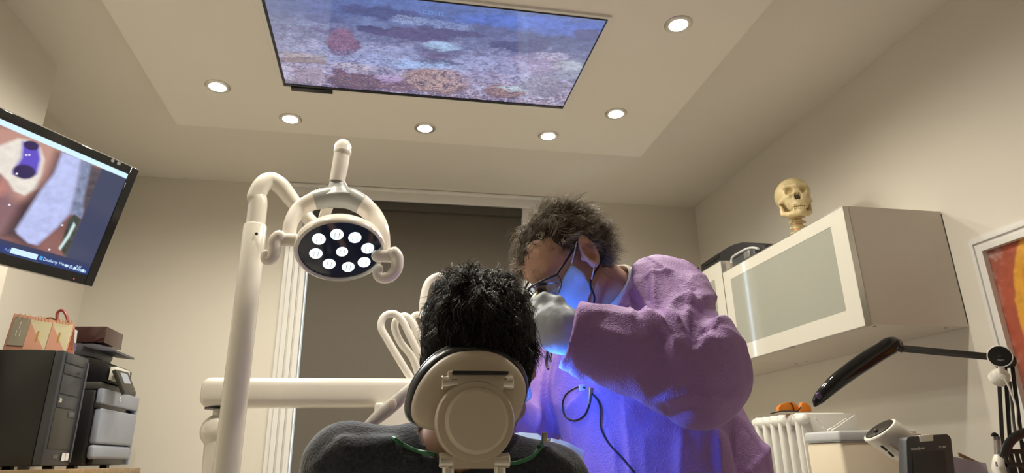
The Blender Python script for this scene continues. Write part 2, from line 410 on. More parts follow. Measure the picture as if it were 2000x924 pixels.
def nets(f, lo, hi, h):
    lo, hi = np.asarray(lo, float), np.asarray(hi, float)
    B = 8; nb_ = np.ceil((hi-lo)/(h*B)).astype(int); nx, ny, nz = nb_*B
    g = np.stack(np.meshgrid(*[np.arange(n) for n in nb_], indexing='ij'), -1).reshape(-1, 3)
    fc = np.concatenate([f(c) for c in np.array_split(lo+(g*B+(B-1)/2)*h, max(1, len(g)//200000+1))])
    near = np.abs(fc) < h*B*0.87*1.35+0.004
    off = np.stack(np.meshgrid(*[np.arange(B)]*3, indexing='ij'), -1).reshape(-1, 3)
    bl = np.repeat(fc.astype(np.float32), B**3).reshape(len(g), B**3); gi = np.nonzero(near)[0]
    for i in range(0, len(gi), 600):
        k = gi[i:i+600]; bl[k] = f((lo+(g[k][:, None]*B+off)*h).reshape(-1, 3)).reshape(len(k), -1)
    Vl = np.ascontiguousarray(bl.reshape(*nb_, B, B, B).transpose(0, 3, 1, 4, 2, 5)).reshape(nx, ny, nz)
    s = Vl < 0
    cnt = np.zeros((nx-1, ny-1, nz-1), np.int8)
    for a in (0, 1):
        for b in (0, 1):
            for c in (0, 1): cnt += s[a:nx-1+a, b:ny-1+b, c:nz-1+c]
    ci = np.argwhere((cnt > 0) & (cnt < 8)); cid = -np.ones((nx-1, ny-1, nz-1), np.int64); cid[tuple(ci.T)] = np.arange(len(ci))
    acc = np.zeros((len(ci), 3)); num = np.zeros(len(ci))
    cor = [(a, b, c) for a in (0, 1) for b in (0, 1) for c in (0, 1)]
    for p in cor:
        for d in range(3):
            if p[d]: continue
            q = list(p); q[d] = 1
            va = Vl[tuple((ci+p).T)]; vb = Vl[tuple((ci+q).T)]; m = (va < 0) != (vb < 0)
            t = va/(va-vb+1e-20); pt = np.tile(np.array(p, float), (len(ci), 1)); pt[:, d] = t
            acc[m] += pt[m]; num[m] += 1
    V = lo+(ci+acc/num[:, None])*h; Q = []
    for d in range(3):
        e1, e2 = (d+1) % 3, (d+2) % 3; sl0 = [slice(None)]*3; sl1 = [slice(None)]*3; sl0[d] = slice(0, -1); sl1[d] = slice(1, None)
        A, B = s[tuple(sl0)], s[tuple(sl1)]; ed = np.argwhere(A != B)
        ok = (ed[:, e1] > 0) & (ed[:, e2] > 0) & (ed[:, e1] < Vl.shape[e1]-1) & (ed[:, e2] < Vl.shape[e2]-1); ed = ed[ok]
        flip = A[tuple(ed.T)]; o1 = np.zeros(3, int); o1[e1] = 1; o2 = np.zeros(3, int); o2[e2] = 1
        q = np.stack([cid[tuple((ed-o1-o2).T)], cid[tuple((ed-o2).T)], cid[tuple(ed.T)], cid[tuple((ed-o1).T)]], 1)
        q[~flip] = q[~flip][:, ::-1]; Q.append(q)
    Q = np.vstack(Q); Q = Q[(Q >= 0).all(1)]
    return V, Q
def march(f, x, y, t0=0.5, t1=3.0):
    """where the sight line through photo point (x, y) meets a surface"""
    d = ray(x, y); L = np.linalg.norm(d); d = d/L; t = t0
    for _ in range(120):
        p = CAM+d*t; v = float(f(p[None])[0])
        if v < 0.0008 or t > t1: break
        t += max(v*0.7, 0.0008)
    return CAM+d*t
def normal_of(f, p, e=0.002):
    p = np.asarray(p, float); g = np.array([float(f((p+d)[None])[0]-f((p-d)[None])[0]) for d in np.eye(3)*e]); return nrm(g)

# ================================================================== THE ROOM
XL, XN, XR, YB, YF, ZC, ZP = -1.605, -1.395, 1.98, 3.75, -2.6, 2.68, 2.62
struct('floor', bxyz(-1.75, 2.1, YF-0.1, YB+0.1, -0.1, 0), 'floor')
struct('ceiling', bxyz(-1.75, 2.1, YF-0.1, YB+0.1, ZC, ZC+0.1), 'ceil')
struct('wall_left', bxyz(XL-0.1, XL, 2.63, YB, 0, ZC), 'wall')
struct('wall_left_near', bxyz(XN-0.3, XN, YF, 2.63, 0, ZC), 'wall')
struct('wall_right', bxyz(XR, XR+0.1, YF, YB, 0, ZC), 'wall')
struct('wall_front', bxyz(-1.75, 2.1, YF-0.1, YF, 0, ZC), 'wall')
# window opening in the back wall
WX0, WX1, WZ0, WZ1 = -0.475, 0.89, 0.55, 2.605; BX1 = 0.80
struct('wall_back', [bxyz(XL, WX0, YB, YB+0.12, 0, ZC), bxyz(WX1, XR, YB, YB+0.12, 0, ZC), bxyz(WX0, WX1, YB, YB+0.12, 0, WZ0), bxyz(WX0, WX1, YB, YB+0.12, WZ1, ZC)], 'wall')
struct('baseboard_back', bxyz(XL, XR, YB-0.015, YB, 0, 0.09), 'gloss_white')
# stepped moulding round the window
def casing(x0, x1, sgn):
    # vertical architrave, profile steps from the outer edge to the opening
    g = []; w = x1-x0
    for a, b, t in ((0, 0.20, 0.012), (0.20, 0.42, 0.020), (0.42, 0.50, 0.014), (0.50, 0.70, 0.028), (0.70, 0.78, 0.020), (0.78, 1.0, 0.036)):
        p, q = (x0+a*w, x0+b*w) if sgn > 0 else (x1-b*w, x1-a*w)
        g.append(bxyz(p, q, YB-t, YB, WZ0-0.1, WZ1 if sgn > 0 else WZ1, 0.003))
    return g
struct('trim_1', casing(WX0-0.125, WX0, 1), 'gloss_white')
struct('trim_2', casing(WX1, WX1+0.125, -1), 'gloss_white')
struct('trim_3', [bxyz(WX0-0.125, WX1+0.125, YB-0.022, YB, WZ1, ZC-0.018, 0.003), bxyz(WX0-0.14, WX1+0.14, YB-0.045, YB, ZC-0.02, ZC-0.0015, 0.006, 3)], 'gloss_white', smooth=True)
struct('slit_filler', [bxyz(BX1+0.001, 0.84, YB+0.002, YB+0.03, WZ0, WZ1), bxyz(0.868, WX1, YB+0.002, YB+0.03, WZ0, WZ1), bxyz(0.84, 0.868, YB+0.002, YB+0.03, 2.42, WZ1), bxyz(BX1-0.03, BX1+0.03, YB+0.034, YB+0.05, WZ0, WZ1)], 'gloss_white')  # added boards: leave a slit of daylight, block leaks beside the blind
w1 = struct('window_1', [bxyz(WX0, WX0+0.06, YB+0.07, YB+0.12, WZ0, WZ1), bxyz(WX1-0.06, WX1, YB+0.07, YB+0.12, WZ0, WZ1), bxyz(WX0+0.06, WX1-0.06, YB+0.07, YB+0.12, WZ0, WZ0+0.06), bxyz(WX0+0.06, WX1-0.06, YB+0.07, YB+0.12, WZ1-0.06, WZ1)], 'gloss_white')
obj('pane', bxyz(WX0+0.06, WX1-0.06, YB+0.09, YB+0.10, WZ0+0.06, WZ1-0.06), 'daylight', w1, False)
obj('window_sill', bxyz(WX0-0.12, WX1+0.12, YB-0.08, YB+0.07, WZ0-0.03, WZ0, 0.006), 'gloss_white', w1)
rb = thing('roller_blind', ((WX0+BX1)/2, YB+0.02, 0.6), 'dark taupe roller blind pulled down over the whole window', 'blind')
obj('blind_cloth', grid_sheet(lambda u, v: np.array([WX0+0.010+u*(BX1-WX0-0.011), YB+0.025+0.002*math.sin(u*9)*v, WZ1-0.02-v*(WZ1-WZ0-0.04)]), 24, 12, (0, 0.002, 0)), 'blind', rb)
obj('cassette', bxyz(WX0+0.003, BX1, YB-0.008, YB+0.06, WZ1-0.055, WZ1-0.001, 0.006), 'blind_rail', rb)
obj('bottom_rail', bxyz(WX0+0.006, BX1-0.006, YB+0.012, YB+0.036, WZ0+0.005, WZ0+0.03, 0.006), 'blind_rail', rb)

# dropped plaster panel under the ceiling
PX0, PX1, PY0, PY1 = -1.015, 1.285, 0.15, 2.96
TVZ = 2.606
tbl, tbr, ttr = atz(555, 172, TVZ), atz(1100, 210, TVZ), atz(1188, 40, TVZ)
TX0, TX1, TY1, TY0 = tbl[0], (tbr[0]+ttr[0])/2, (tbl[1]+tbr[1])/2, ttr[1]
struct('ceiling_panel', [bxyz(PX0, PX1, PY0, TY0-0.012, ZP, ZC, 0), bxyz(PX0, PX1, TY1+0.012, PY1, ZP, ZC, 0), bxyz(PX0, TX0-0.012, TY0-0.012, TY1+0.012, ZP, ZC), bxyz(TX1+0.012, PX1, TY0-0.012, TY1+0.012, ZP, ZC), bxyz(TX0-0.012, TX1+0.012, TY0-0.012, TY1+0.012, ZP+0.045, ZC)], 'panel')

# recessed spotlights
def downlight(x, y, label):
    t = thing('ceiling_spotlight', (x, y, ZP-0.006), label, 'spotlight', 'recessed ceiling spotlights')
    obj('trim_ring', lathe([(0.041, 0.001), (0.047, 0.0), (0.051, 0.003), (0.051, 0.0058), (0.041, 0.0058), (0.040, 0.003)], (x, y, ZP-0.006), n=40), 'aluminium', t)
    obj('lamp_glass', lathe([(0.001, -0.0005), (0.030, 0.0), (0.038, 0.0020), (0.0395, 0.0058)], (x, y, ZP-0.0062), n=32), 'spot_glow', t)
    L = bpy.data.lights.new('spot_beam', 'SPOT'); L.energy = SPOT_W; L.color = SPOT_COL; L.spot_size = math.radians(174); L.spot_blend = 1.0; L.shadow_soft_size = 0.03
    lo = bpy.data.objects.new('spot_beam', L); COL.objects.link(lo); lo.parent = t; lo.location = (0, 0, -0.035)
DL = [((425, 171), 'ceiling spotlight nearest the monitor, left of the ceiling screen'), ((567, 234), 'ceiling spotlight below the lower left corner of the ceiling screen'),
      ((830, 252), 'ceiling spotlight at the middle of the row below the ceiling screen'), ((1071, 267), 'lowest ceiling spotlight, right end of the row below the ceiling screen'),
      ((1203, 224), 'ceiling spotlight just off the lower right corner of the ceiling screen'), ((1325, 50), 'brightest ceiling spotlight, right of the ceiling screen near the top edge')]
for (p, lab) in DL:
    q = atz(p[0], p[1], ZP-0.006); downlight(q[0], q[1], lab)
for (x, y, lab) in ((-0.765, 1.90, 'ceiling spotlight just above the top left edge of the picture'), (-0.49, 1.55, 'ceiling spotlight overhead, left of three on the near side of the ceiling screen'), (0.135, 1.55, 'ceiling spotlight overhead, middle of three on the near side of the ceiling screen'), (0.745, 1.55, 'ceiling spotlight overhead, right of three on the near side of the ceiling screen')):
    downlight(x, y, lab)

# ---- picture painting helpers
def poly_mask(U, W, pts, soft=0.01):
    pts = np.asarray(pts, float); ins = np.zeros(U.shape, bool); d = np.full(U.shape, 9.0); n = len(pts)
    for i in range(n):
        a, b = pts[i], pts[(i+1) % n]; e = b-a; t = np.clip(((U-a[0])*e[0]+(W-a[1])*e[1])/(e@e+1e-12), 0, 1)
        d = np.minimum(d, np.hypot(U-a[0]-t*e[0], W-a[1]-t*e[1]))
        c = ((a[1] > W) != (b[1] > W)) & (U < (b[0]-a[0])*(W-a[1])/(b[1]-a[1]+1e-12)+a[0]); ins ^= c
    return np.clip(0.5+np.where(ins, d, -d)/soft, 0, 1)
def ell_mask(U, W, c, r, soft=0.2, ang=0.0):
    dx, dy = U-c[0], W-c[1]; ca, sa = math.cos(ang), math.sin(ang)
    return np.clip((1-np.hypot((dx*ca+dy*sa)/r[0], (-dx*sa+dy*ca)/r[1]))/soft+0.5, 0, 1)
def over(C, m, col):
    m = m[:, None]; return C*(1-m)+np.asarray(lin(col) if not isinstance(col, np.ndarray) else col)*m

# ---- ceiling screen with a reef film
tv = thing('ceiling_screen', ((TX0+TX1)/2, (TY0+TY1)/2, TVZ), 'large flat screen set into the ceiling showing a coral reef film', 'television')
tw, th = TX1-TX0, TY1-TY0
obj('bezel', [bxyz(TX0, TX0+0.010, TY0, TY1, TVZ, TVZ+0.05, 0.001), bxyz(TX1-0.004, TX1, TY0, TY1, TVZ, TVZ+0.05, 0.001), bxyz(TX0+0.01, TX1-0.004, TY1-0.017, TY1, TVZ, TVZ+0.05, 0.001), bxyz(TX0+0.01, TX1-0.004, TY0, TY0+0.004, TVZ, TVZ+0.05, 0.001), bxyz(TX0+0.01, TX1-0.004, TY0+0.004, TY1-0.017, TVZ+0.006, TVZ+0.05)], 'black', tv, False)
obj('white_surround', [bxyz(TX0-0.012, TX0, TY0-0.012, TY1+0.012, TVZ+0.004, ZP+0.045), bxyz(TX1, TX1+0.012, TY0-0.012, TY1+0.012, TVZ+0.004, ZP+0.045), bxyz(TX0, TX1, TY1, TY1+0.012, TVZ+0.004, ZP+0.045), bxyz(TX0, TX1, TY0-0.012, TY0, TVZ+0.004, ZP+0.045)], 'gloss_white', tv, False)
mA = atz(570, 178, TVZ); mB = atz(650, 182, TVZ)
obj('sensor_module', bxyz(mA[0], mB[0], TY1-0.002, TY1+0.028, TVZ-0.004, TVZ+0.012, 0.002), 'black', tv)
def tvuv(x, y):
    p = atz(x, y, TVZ+0.004); return ((p[0]-TX0-0.01)/(tw-0.014), (TY1-0.017-p[1])/(th-0.021))
def reef(U, W):
    asp = tw/th; x, y = U*asp*10, W*10
    n1 = fbm(x*0.7, y*1.1, seed=3); n2 = fbm(x*2.2, y*3.4, seed=8); n3 = fbm(x*7, y*11, seed=21, o=3)
    U = U+0.030*(fbm(x*1.5, y*2.2, seed=51, o=4)-0.47)+0.010*(vnoise(x*8, y*12, seed=53)-0.5); W = W+0.07*(fbm(x*1.4, y*2.4, seed=52, o=4)-0.47)+0.02*(vnoise(x*9, y*12, seed=54)-0.5)
    xw, yw = U*asp*10, W*10
    d1, id1 = cells(xw*1.5, yw*2.6, 4); d2, id2 = cells(xw*4.2, yw*6.6, 6); d3, id3 = cells(xw*9, yw*14, 7)
    C = np.zeros((len(U), 3))+lin((92, 104, 158))
    yy = W+0.05*(n1-0.5)
    C = over(C, np.clip((0.58-yy)/0.10, 0, 1), (132, 142, 198))
    C = over(C, np.clip((0.34-yy)/0.12, 0, 1), (156, 140, 178))
    C = over(C, np.clip((0.14-yy)/0.10, 0, 1), (142, 112, 136))
    C = over(C, np.clip((yy-0.70)/0.10, 0, 1), (72, 96, 164)); C = over(C, np.clip((yy-0.86)/0.10, 0, 1)*0.8, (70, 106, 186))
    C = over(C, np.clip((0.14-U)/0.16, 0, 1)*0.6*(W > 0.35), (112, 118, 134))
    low = np.clip(0.80-W, 0, 1)
    C = over(C, np.clip((id1-0.62)*8, 0, 1)*low, (96, 72, 116)); C = over(C, np.clip((0.28-id1)*8, 0, 1)*low*0.9, (168, 172, 226))
    C = over(C, np.clip((id2-0.70)*9, 0, 1)*low*0.8, (196, 172, 196)); C = over(C, np.clip((0.25-id2)*9, 0, 1)*low*0.8, (86, 62, 96)); C = over(C, np.clip((id3-0.78)*9, 0, 1)*low*0.7, (206, 206, 240))
    C = over(C, ell_mask(U, W, tvuv(1080, 60), (0.30, 0.11), 0.25, -0.03)*np.clip((W-0.80)*14, 0, 1), (50, 102, 212))
    def el(px, py, rx, ry, col, soft=0.2, k=1.0, tex=None):
        nonlocal C
        a = tvuv(px-rx, py); b = tvuv(px+rx, py); c = tvuv(px, py); d = tvuv(px, py-ry); e = tvuv(px, py+ry)
        m = ell_mask(U, W, c, (abs(b[0]-a[0])/2, abs(d[1]-e[1])/2), soft)*k
        C = over(C, m if tex is None else m*tex, col)
    lump = np.clip(1.25-d2*1.7, 0, 1); fine = np.clip(1.3-d3*1.8, 0, 1)
    el(745, 25, 80, 12, (62, 72, 134)); el(640, 38, 45, 7, (76, 88, 146)); el(1010, 90, 60, 12, (70, 72, 126)); el(1065, 78, 60, 10, (76, 84, 138)); el(1120, 90, 45, 12, (84, 98, 150)); el(1150, 70, 30, 14, (78, 84, 140))
    el(800, 68, 80, 11, (82, 68, 120)); el(880, 64, 70, 8, (80, 72, 124)); el(715, 46, 42, 11, (96, 116, 176)); el(720, 55, 30, 6, (66, 60, 116)); el(960, 60, 60, 9, (88, 96, 150))
    el(630, 56, 28, 8, (88, 76, 132)); el(800, 40, 38, 9, (150, 172, 222), 0.3, 0.9, fine); el(880, 50, 45, 9, (134, 158, 212), 0.3, 0.9, fine); el(610, 48, 40, 5, (128, 150, 200), 0.4, 0.8, fine)
    el(668, 84, 32, 27, (104, 64, 108)); el(668, 80, 28, 24, (164, 104, 136), 0.3, 0.95, fine); el(640, 130, 60, 12, (160, 154, 206), 0.5, 0.7, lump)
    el(856, 101, 46, 20, (100, 100, 150), 0.1); el(862, 90, 38, 7, (152, 192, 236), 0.6, 0.9); el(848, 108, 34, 8, (100, 80, 124), 0.5, 0.8); el(856, 121, 46, 4, (60, 54, 96), 0.5, 0.8)
    el(745, 118, 100, 14, (148, 168, 228), 0.8, 0.75, fine); el(840, 130, 70, 8, (142, 184, 244), 0.6, 0.75); el(770, 100, 60, 8, (140, 160, 214), 0.6, 0.7, fine)
    el(590, 110, 48, 7, (172, 152, 146), 0.3, 0.8); el(590, 119, 50, 6, (136, 106, 98), 0.3, 0.9); el(605, 147, 34, 15, (150, 122, 150), 0.2, 0.9); el(580, 165, 26, 8, (120, 100, 118), 0.3)
    el(700, 162, 58, 18, (104, 64, 78), 0.3); el(700, 156, 52, 13, (140, 96, 100), 0.4, 0.8, fine); el(690, 131, 44, 7, (196, 176, 180), 0.3, 0.9, lump); el(664, 140, 12, 6, (110, 60, 80), 0.3)
    el(850, 160, 64, 25, (112, 72, 70), 0.25); el(850, 157, 62, 24, (208, 166, 152), 0.3, 1.0, lump); el(770, 168, 36, 12, (128, 84, 96), 0.3); el(760, 155, 26, 6, (190, 150, 214), 0.4, 0.8)
    el(985, 180, 40, 13, (120, 80, 84), 0.25); el(985, 178, 38, 11, (190, 140, 120), 0.3, 0.9, fine); el(1005, 174, 30, 5, (182, 202, 220), 0.5, 0.9); el(1060, 168, 42, 22, (118, 112, 142), 0.3, 0.85); el(1060, 160, 36, 12, (160, 152, 178), 0.4, 0.8, lump); el(1115, 135, 36, 20, (134, 142, 168), 0.25, 0.9); el(1112, 128, 32, 8, (176, 190, 206), 0.4, 0.8)
    el(1080, 110, 34, 8, (200, 188, 222), 0.3, 0.9, fine); el(1040, 127, 60, 18, (180, 134, 172), 0.8, 0.7, lump); el(960, 125, 80, 14, (156, 164, 222), 0.8, 0.7, fine); el(930, 150, 60, 18, (170, 150, 190), 0.8, 0.7, lump)
    C = C*(0.40+0.75*n2+0.55*n3)[:, None]
    C = over(C, np.clip((0.36-fbm(x*5, y*9, seed=44, o=3))*10, 0, 1)*np.clip(1.1-W, 0, 1)*0.7, (58, 46, 88))
    C = over(C, np.clip((vnoise(x*11, y*17, seed=31)-0.80)*7, 0, 1)*low*0.8, (210, 218, 250))
    C = C*1.15; g_ = C.mean(1, keepdims=True); C = g_+(C-g_)*0.72; C = C*0.80+0.20*np.array(lin((112, 122, 172)))
    return np.clip(C, 0, 1)
color_sheet('reef_picture', (TX0+0.010, TY1-0.017, TVZ+0.004), (1, 0, 0), (0, -1, 0), tw-0.014, th-0.021, 560, 320, reef, 'screen_tv', tv)
tp = atz(818, 26, TVZ+0.0035)
obj('caption', text_geo('.com', tp, (1, 0, 0), (0, -1, 0), 0.045, 0.0001), 'water_text', tv, False)

# ---- wall monitor with a dental close-up
mo = np.array([-0.890, 2.304, 2.094]); mu = np.array([0.524, 0.852, 0.002]); mu /= np.linalg.norm(mu)
mv = np.array([-0.241, 0.150, -0.959]); mv -= mv.dot(mu)*mu; mv /= np.linalg.norm(mv); mn = np.cross(mv, mu)
if mn[1] > 0: mn = -mn
MW, MH = 0.74, 0.428
Rm = np.stack([mu, mv, mn], 1)
mon = thing('wall_monitor', mo-mu*MW/2+mv*MH, 'black flat monitor tilted down from the left wall, showing teeth close up', 'monitor')
def mp(a, b, c=0.0): return mo-mu*a+mv*b+mn*c       # a from the right edge, b from the top edge
def mpx(x, y):
    r = ray(x, y); t = (mo-CAM).dot(mn)/r.dot(mn); p = CAM+r*t-mo; return -p.dot(mu), p.dot(mv)
sr, sb = mpx(251, 341), mpx(168, 537)
SR, ST, SB = (sr[0]+sb[0])/2, mpx(60, 258)[1], sb[1]
SW = MW-2*SR; SH = SB-ST
obj('housing', box(mp(MW/2, MH/2, -0.022), (MW, MH, 0.034), 0.006, 2, Rm), 'black', mon)
bz = []
for a0, a1, b0, b1 in ((0, SR, 0, MH), (MW-SR, MW, 0, MH), (SR, MW-SR, 0, ST), (SR, MW-SR, SB, MH)):
    bz.append(box(mp((a0+a1)/2, (b0+b1)/2, 0.0), (a1-a0, b1-b0, 0.012), 0.0015, 1, Rm))
obj('bezel', bz, 'black_gloss', mon)
obj('edge_strip', [box(mp(MW/2, MH+0.002, -0.004), (MW, 0.004, 0.006), 0, 1, Rm), box(mp(-0.002, MH/2, -0.004), (0.003, MH, 0.005), 0, 1, Rm), box(mp(MW/2, -0.002, -0.004), (MW, 0.003, 0.005), 0, 1, Rm)], 'aluminium', mon, False)
def cp(*pts): return [((SW-(mpx(x/2.567, 210+y/2.567)[0]-SR))/SW, (SB-mpx(x/2.567, 210+y/2.567)[1])/SH) for x, y in pts]
def teeth(U, W):
    n1 = fbm(U*9, W*6, seed=2); n2 = fbm(U*40, W*26, seed=5, o=3)
    def lum(c, a): return np.clip(np.outer(a, lin(c)), 0, 1)
    C = lum((134, 92, 88), 0.55+0.8*n1)
    C = over(C, poly_mask(U, W, cp((-300, 60), (140, 100), (300, 200), (240, 380), (150, 470), (-60, 480), (-300, 300)), 0.08), (186, 142, 130))
    C = over(C, poly_mask(U, W, cp((-300, 320), (20, 330), (60, 440), (100, 520), (40, 640), (-300, 700)), 0.08), (132, 98, 104))
    C = over(C, poly_mask(U, W, cp((-40, 400), (20, 360), (35, 410), (0, 440)), 0.05), (190, 130, 118))
    C = over(C, poly_mask(U, W, cp((110, 480), (190, 420), (130, 560), (70, 640), (20, 640)), 0.05), (62, 40, 48))
    cr = lum((222, 214, 204), 0.88+0.3*n2)
    C = over(C, poly_mask(U, W, cp((-200, 190), (0, 190), (90, 155), (150, 165), (200, 200), (220, 260), (205, 340), (175, 410), (120, 440), (70, 420), (40, 370), (0, 330), (-200, 330)), 0.02), cr)
    C = over(C, poly_mask(U, W, cp((112, 170), (190, 185), (202, 260), (183, 335), (120, 355), (60, 335), (75, 300), (105, 250)), 0.02), (92, 74, 190))
    for c, r in (((155, 190), (0.030, 0.040)), ((120, 322), (0.044, 0.062))):
        q = cp(c)[0]; C = over(C, ell_mask(U, W, q, r, 0.3, -0.3), (44, 30, 82))
    for c in ((130, 238), (145, 238), (82, 332), (45, 488), (310, 590), (245, 712)):
        C = over(C, ell_mask(U, W, cp(c)[0], (0.0045, 0.008), 0.6), (240, 240, 255))
    roll = cp((310, 225), (405, 255), (380, 400), (348, 530), (285, 600), (185, 690), (140, 680), (85, 632), (78, 612), (130, 530), (200, 420), (270, 330))
    C = over(C, poly_mask(U, W, [(a-0.02, b-0.02) for a, b in roll], 0.05)*0.8, (64, 44, 58))
    C = over(C, poly_mask(U, W, cp((400, 260), (465, 285), (440, 400), (410, 560), (345, 530), (378, 400)), 0.02), lum((128, 138, 168), 0.5+n2))
    C = over(C, poly_mask(U, W, roll, 0.02), lum((184, 192, 236), 0.80+0.34*n2))
    C = over(C, poly_mask(U, W, cp((455, 290), (512, 315), (480, 420), (425, 520), (415, 480)), 0.02), lum((84, 74, 84), 0.3+1.3*n2))
    C = over(C, poly_mask(U, W, cp((372, 535), (405, 560), (340, 745), (318, 745), (300, 700), (318, 640), (340, 560)), 0.012), lum((66, 72, 66), 0.2+1.6*n2))
    C = over(C, poly_mask(U, W, cp((368, 575), (376, 590), (345, 650), (300, 715), (292, 705), (335, 640)), 0.01), (202, 226, 224))
    C = over(C, poly_mask(U, W, cp((515, 290), (760, 400), (500, 860), (328, 755)), 0.008), (58, 64, 92))
    C = over(C, np.clip((W-0.945)/0.008+0.5, 0, 1)*0+np.clip((W-0.955)/0.006+0.5, 0, 1), (206, 236, 252))
    C = over(C, np.clip((0.105-W)/0.008+0.5, 0, 1), (46, 54, 88)); C = over(C, np.clip((0.070-W)/0.006+0.5, 0, 1), (30, 52, 108))
    return C
color_sheet('lit_picture', mp(MW-SR, SB, 0.002), mu, -mv, SW, SH, 300, 190, teeth, 'screen', mon)
def mbox(a0, a1, b0, b1): return box(mp((a0+a1)/2, (b0+b1)/2, 0.003), (abs(a1-a0), abs(b1-b0), 0.001), 0, 1, Rm)
fa, fb = mpx(18, 493), mpx(70, 506)
obj('address_field', mbox(fa[0], fb[0], SB-0.023, SB-0.006), 'ui_white', mon, False)
ia = mpx(77, 507); obj('taskbar_icon', mbox(ia[0]+0.004, ia[0]-0.006, SB-0.021, SB-0.009), 'ui_cyan', mon, False)
q = mpx(6, 489); obj('taskbar_text', [text_geo('Address', mp(q[0], SB-0.009, 0.003), mu, -mv, 0.013, 1e-4)], 'ui_dim', mon, False)
q = mpx(82, 509); q2 = mpx(120, 518); q3 = mpx(143, 526)
obj('taskbar_text', [text_geo('Desktop Home F...', mp(q[0], SB-0.010, 0.003), mu, -mv, 0.0135, 1e-4), text_geo('^ \u25a0 \u25a1 \u25a0 ENG', mp(q2[0], SB-0.008, 0.003), mu, -mv, 0.012, 1e-4), text_geo('9:37', mp(q3[0]-0.004, SB-0.016, 0.003), mu, -mv, 0.010, 1e-4), text_geo('27/03/2025', mp(q3[0]+0.004, SB-0.006, 0.003), mu, -mv, 0.010, 1e-4)], 'ui_white', mon, False)
q = mpx(161, 529); obj('notification_dot', lathe([(0.005, 0), (0.005, 0.001)], mp(q[0], q[1], 0.0025), mn, 14), 'ui_white', mon, False)
q = mpx(142, 544); obj('standby_light', lathe([(0.002, 0), (0.002, 0.001)], mp(q[0], q[1], 0.006), mn, 12), 'red_led', mon, False)
q = mpx(228, 318); obj('bezel_badge', [lathe([(0.006, 0), (0.006, 0.0008)], mp(q[0]+0.02, q[1], 0.006), mn, 18), box(mp(q[0]-0.004, q[1], 0.006), (0.012, 0.011, 0.001), 0, 1, Rm)], 'grey_print', mon, False)
ac = mp(MW/2, MH*0.5, -0.04)
obj('wall_bracket', [tube([ac+mn*0.005, ac-mn*0.06, np.array([XN+0.03, ac[1]+0.12, ac[2]+0.03])], 0.018, 10), bxyz(XN+0.001, XN+0.02, ac[1]+0.02, ac[1]+0.22, ac[2]-0.08, ac[2]+0.13, 0.003)], 'black', mon)

# ================================================================== LEFT: SIDEBOARD, COMPUTER, PRINTER
SBZ = 1.10
sbd = thing('sideboard', (-1.33, 3.0, 0), 'oak veneer sideboard under the computer and printer', 'sideboard')
obj('carcass', bxyz(-1.60, -1.08, 2.645, 3.35, 0.06, SBZ-0.03, 0.002), 'sideboard', sbd, False)
obj('top_board', bxyz(-1.603, -1.06, 2.64, 3.36, SBZ-0.03, SBZ, 0.003), 'sideboard', sbd)
for k in range(2):
    d_ = obj('door', bxyz(-1.08, -1.062, 2.655+k*0.348, 2.995+k*0.348, 0.08, SBZ-0.04, 0.002), 'sideboard', sbd)
    obj('handle', bxyz(-1.062, -1.045, 2.955+k*0.08, 2.97+k*0.08, 0.55, 0.70, 0.003), 'steel', d_)
obj('plinth', bxyz(-1.58, -1.10, 2.66, 3.33, 0, 0.06), 'black_matte', sbd, False)

TY = 2.70
tf = at(128, 684, TY); TFX, TTZ = tf[0], tf[2]; TD = atx(177, 703, TFX)[1]-TY
tower = thing('computer_tower', (TFX-0.19, TY+TD/2, SBZ), 'black desktop computer tower with a ridged dark front, calendars on top', 'computer')
obj('case', bxyz(TFX-0.40, TFX-0.035, TY, TY+TD, SBZ+0.012, TTZ, 0.004), 'tower', tower)
for x, y in ((0.38, 0.01), (0.38, TD-0.03), (0.08, 0.01), (0.08, TD-0.03)): obj('foot', bxyz(TFX-x, TFX-x+0.03, TY+y, TY+y+0.02, SBZ, SBZ+0.013), 'black', tower, False)
fz = lambda f: SBZ+0.012+(TTZ-SBZ-0.012)*f
fr = obj('front_bezel', [bxyz(TFX-0.035, TFX-0.004, TY+0.002, TY+TD-0.002, SBZ+0.012, TTZ, 0.005)], 'tower_front', tower)
yb = lambda a: TY+TD*a
for f0, f1 in ((0.90, 0.985), (0.80, 0.885), (0.62, 0.785), (0.50, 0.61)):
    obj('drive_bay', bxyz(TFX-0.006, TFX, yb(0.10), yb(0.80), fz(f0), fz(f1), 0.002), 'tower_front', fr)
obj('lower_grille', bxyz(TFX-0.006, TFX-0.001, yb(0.08), yb(0.82), fz(0.14), fz(0.49), 0.002), 'printer_dark', fr)
obj('chrome_edge', tube([np.array([TFX+0.001, yb(0.93), fz(a)]) for a in (0.03, 0.35, 0.45, 0.96)], 0.004, 8), 'slate', fr)
obj('power_button', lathe([(0.010, 0), (0.009, 0.004)], (TFX-0.001, yb(0.16), fz(0.56)), (1, 0, 0), 18), 'chrome', fr)
obj('drive_button', lathe([(0.003, 0), (0.003, 0.003)], (TFX, yb(0.62), fz(0.83)), (1, 0, 0), 10), 'black', fr)
obj('badge', bxyz(TFX-0.001, TFX+0.001, yb(0.55), yb(0.78), fz(0.425), fz(0.475), 0.001), 'slate', fr)
obj('stickers', [bxyz(TFX-0.001, TFX+0.0005, yb(0.62), yb(0.74), fz(0.04), fz(0.11), 0.001), bxyz(TFX-0.001, TFX+0.0005, yb(0.76), yb(0.87), fz(0.045), fz(0.11), 0.001)], 'white_print', fr, False)
obj('maker_name', text_geo('acer', (TFX-0.0005, yb(0.32), fz(0.065)), (0, 1, 0), (0, 0, 1), 0.020, 0.0003), 'grey_print', fr, False)

